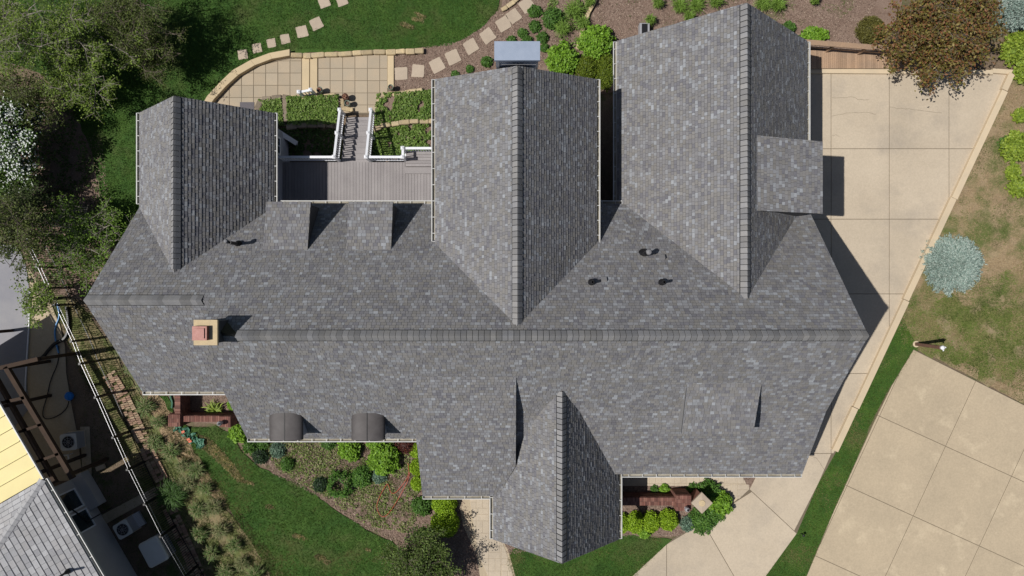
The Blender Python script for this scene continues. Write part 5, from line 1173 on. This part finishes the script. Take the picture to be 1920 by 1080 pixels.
# broadleaf tree
def tree(px, py, zc, crown_r, hgt, cols, label, seed=1, n1=9, n2=7, n3=6, leaf=.07, per=14, spread=.16, bark=BARK, nm='tree', up=.35, flower=None, flat=.55, base=None, leafed=1.0, twig=True):
    "zc: height the pixel refers to (crown middle); limbs radiate from a trunk, twigs carry the leaves"
    c = P(px, py, zc) if base is None else P(*base, 0); r = np.random.default_rng(seed); th = empty(nm, (c.x, c.y, 0), label, 'tree'); mb = MB(); tips = []
    cr = Vector((P(px, py, zc).x-c.x, P(px, py, zc).y-c.y, 0))
    fork = Vector((cr.x*.3, cr.y*.3, hgt*.28)); tr_ = .022*hgt/3+.045
    mb.tube([(0, 0, 0), tuple(fork*.5+Vector((.05, .03, 0))), tuple(fork)], [tr_*1.25, tr_, tr_*.85], 8)
    for i in range(n1):
        a = 6.283*i/n1+r.uniform(-.3, .3); q = r.uniform(.35, 1.0); e = Vector((cr.x+math.cos(a)*crown_r*q*.75, cr.y+math.sin(a)*crown_r*q*.75, hgt*(1-flat*q**2*.7)*r.uniform(.8, 1.0)))
        m = fork.lerp(e, .5)+Vector((r.uniform(-.1, .1)*crown_r, r.uniform(-.1, .1)*crown_r, hgt*.05)); mb.tube([tuple(fork), tuple(m), tuple(e)], [tr_*.55, tr_*.33, tr_*.14], 6)
        for j in range(n2):
            t = r.uniform(.3, 1.0); s = (fork.lerp(m, t*2) if t < .5 else m.lerp(e, t*2-1)); a2 = r.uniform(0, 6.283); L = crown_r*r.uniform(.22, .42)
            e2 = s+Vector((math.cos(a2)*L, math.sin(a2)*L, r.uniform(-.1, .45)*L)); mb.tube([tuple(s), tuple(s.lerp(e2, .5)+Vector((0, 0, .05*L))), tuple(e2)], [tr_*.15, tr_*.1, tr_*.05], 4)
            for k in range(n3):
                s3 = s.lerp(e2, r.uniform(.3, 1)); a3 = a2+r.normal(0, .9); L3 = crown_r*r.uniform(.08, .2); e3 = s3+Vector((math.cos(a3)*L3, math.sin(a3)*L3, r.uniform(-.3, .4)*L3))
                if twig: mb.tube([tuple(s3), tuple(e3)], [max(.008, tr_*.05), .004], 3)
                if r.random() < leafed: tips.append((s3.lerp(e3, .35), e3))
    mb.build('trunk', bark, th, org=(0, 0, 0))
    a = np.array([[*x, *y] for x, y in tips]); a = np.repeat(a, per, 0); t = RNG.uniform(0, 1.15, (len(a), 1)); cen = a[:, :3]*(1-t)+a[:, 3:]*t+RNG.normal(0, spread, (len(a), 3))*np.array([1, 1, .6])
    V, Fc = quads(cen, RNG.uniform(.6, 1.3, len(cen))*leaf, up=up); shade = np.repeat(RNG.uniform(.8, 1.2, len(tips)), per)
    C = palette(len(cen), cols, .2)*np.repeat(shade, 4)[:, None]; put('crown', fast_mesh('crown', V, Fc, C, LEAF), th)
    if flower:
        n = int(len(cen)*flower[0]); q = RNG.choice(len(cen), n); cf = cen[q]+np.array([0, 0, .05]); V, Fc = quads(cf, RNG.uniform(.6, 1.2, n)*flower[2], up=.6, asp=1.1); put('blossom', fast_mesh('blossom', V, Fc, palette(n, [flower[1]], .12), LEAF), th)
    return th
LG = [(.115, .18, .022), (.16, .24, .035), (.08, .125, .018), (.21, .29, .05)]
OL = [(.085, .115, .025), (.11, .14, .035), (.065, .085, .02)]
tree(45, 60, 3.6, 3.3, 5.2, LG, 'feathery light green tree filling the upper left corner', 11, n1=13, n2=9, n3=8, leaf=.055, per=17, bark=PALEB, spread=.12, base=(20, 75))
tree(165, 75, 3.6, 2.8, 5.0, LG, 'feathery light green tree second from the upper left corner', 12, n1=12, n2=9, n3=8, leaf=.055, per=16, bark=PALEB, spread=.12, base=(160, 90))
tree(135, 150, 2.8, 1.9, 3.8, LG, 'drooping light green tree reaching furthest toward the left wing', 13, n1=10, n2=8, n3=7, leaf=.055, per=13, bark=PALEB, spread=.11, base=(120, 155))
tree(250, 25, 3.6, 2.2, 5.0, OL, 'sparse olive tree at the top beside the dark lawn shade', 14, n1=11, n2=8, n3=8, leaf=.05, per=14, bark=BARK, spread=.13, base=(255, 40))
tree(285, 100, 2.8, 1.7, 3.9, OL, 'thin olive twigged tree farthest right of the upper left group', 15, n1=9, n2=8, n3=7, leaf=.045, per=11, spread=.12, base=(275, 100))
tree(50, 190, 2.4, 2.0, 3.6, OL, 'low olive tree above the white blossoming tree', 16, n1=11, n2=9, n3=7, leaf=.055, per=15, base=(60, 195))
tree(30, 262, 2.3, 2.15, 3.6, [(.06, .12, .02), (.09, .16, .03)], 'green tree covered in white blossom at the left edge', 17, n1=12, n2=10, n3=8, leaf=.085, per=20, flower=(.65, (.70, .72, .70), .085), up=.4, spread=.15, nm='blossom_tree', base=(30, 265))
tree(15, 345, 2, 1.6, 3.2, [(.07, .13, .025), (.10, .17, .03)], 'small leafy tree below the white blossoming tree', 18, n1=11, n2=8, n3=7, leaf=.07, per=16, flower=(.12, (.7, .72, .7), .07), base=(20, 350))
tree(45, 400, 3, 1.5, 4.0, [(.035, .055, .015), (.05, .07, .02)], 'very dark dense tree in shade above the pool corner', 24, n1=11, n2=8, n3=7, leaf=.06, per=18, base=(40, 410))
tree(165, 445, 2.2, 2.65, 3.4, [(.11, .2, .025), (.15, .25, .035), (.08, .14, .02)], 'thin leafed tree with pale bare twigs left of the house', 19, n1=12, n2=10, n3=7, leaf=.065, per=12, spread=.12, bark=PALEB, leafed=.9, base=(170, 450))
tree(58, 565, 2.5, 1.2, 3.2, [(.13, .2, .03), (.17, .25, .045)], 'small leafy branches over the corner of pool concrete', 20, n1=7, n2=6, n3=5, leaf=.07, per=8, spread=.1, bark=PALEB, base=(105, 560))
MP = [(.115, .11, .022), (.17, .08, .032), (.10, .075, .022), (.18, .145, .035), (.2, .09, .038), (.22, .17, .055)]
tree(1770, 48, 2.6, 3.05, 4.0, MP, 'broad maroon and olive leaved maple over the curb at upper right', 33, n1=20, n2=12, n3=8, leaf=.085, per=14, spread=.13, nm='maple_tree', up=.5)
tree(785, 1068, 2.0, 2.1, 3.0, [(.06, .10, .02), (.085, .13, .03), (.13, .18, .045)], 'dark leafy tree at the bottom edge beside the front walkway', 22, n1=14, n2=10, n3=8, leaf=.06, per=18, spread=.12)
tree(-20, 430, 5, 2.2, 6.5, OL, 'dark olive tree at the left edge above the pool', 23, leaf=.06, per=12)
# ornamental grasses
OG = [(.10, .17, .04), (.15, .22, .06), (.06, .11, .025), (.28, .26, .13), (.22, .22, .10), (.12, .2, .05)]
r = random.Random(9)
gl = ['tall dry green grass clump']; pos = [(238, 655), (252, 690), (270, 720), (245, 740), (275, 762), (300, 790), (272, 800), (292, 828), (322, 845), (345, 872), (316, 862), (370, 880), (352, 905), (388, 915), (372, 955), (402, 950), (340, 970), (375, 1000), (415, 992), (440, 1020), (398, 1035), (455, 1055), (425, 1070), (480, 1075), (360, 1045)]
ref = ['beside the left rake of the roof, topmost of the row', 'second down from the left rake of the roof', 'at the front left corner of the eave', 'close to the fence beside the eave corner', 'just below the front left eave corner', 'level with the brick wall, nearer the straw strip', 'level with the brick wall, nearer the fence', 'below the brick wall level, on the fence side', 'beside the straw strip left of the netting',
       'beside straw strip just below the netting level', 'on fence side above the darkest green clump', 'leaning over the straw strip above the lawn', 'beside the darkest green clump on its right', 'leaning over the straw strip below the dark clump', 'in mid belt below the darkest green clump', 'at the lawn edge in the middle of the belt', 'next to block edging below the dark clump', 'in the lower belt nearest the block edging', 'in the lower belt at the lawn edge',
       'at the lawn edge near the bottom, largest gap beside it', 'in mid belt near the photo bottom', 'second last along the lawn edge at the bottom', 'cut by the bottom edge, left of two', 'cut by the bottom edge, right of two', 'beside the block edging near the bottom edge']
for i, (px, py) in enumerate(pos):
    if i in (3, 6, 10, 16, 24): continue
    t = spiky(px, py, r.uniform(13, 19), OG if i % 3 else [(.12, .16, .05), (.16, .19, .07), (.24, .22, .11)], 'tall dry green grass clump '+ref[i], h=.45, nb_=330, wid=.02, cat='grass clump', nm='grass_clump'); t['group'] = 'ornamental grasses along the fence'
spiky(325, 925, 26, [(.05, .11, .02), (.07, .15, .03)], 'darkest green grass clump beside the block edging', h=.7, nb_=800, wid=.018, cat='grass clump', nm='grass_clump')
p = P(216, 1034)
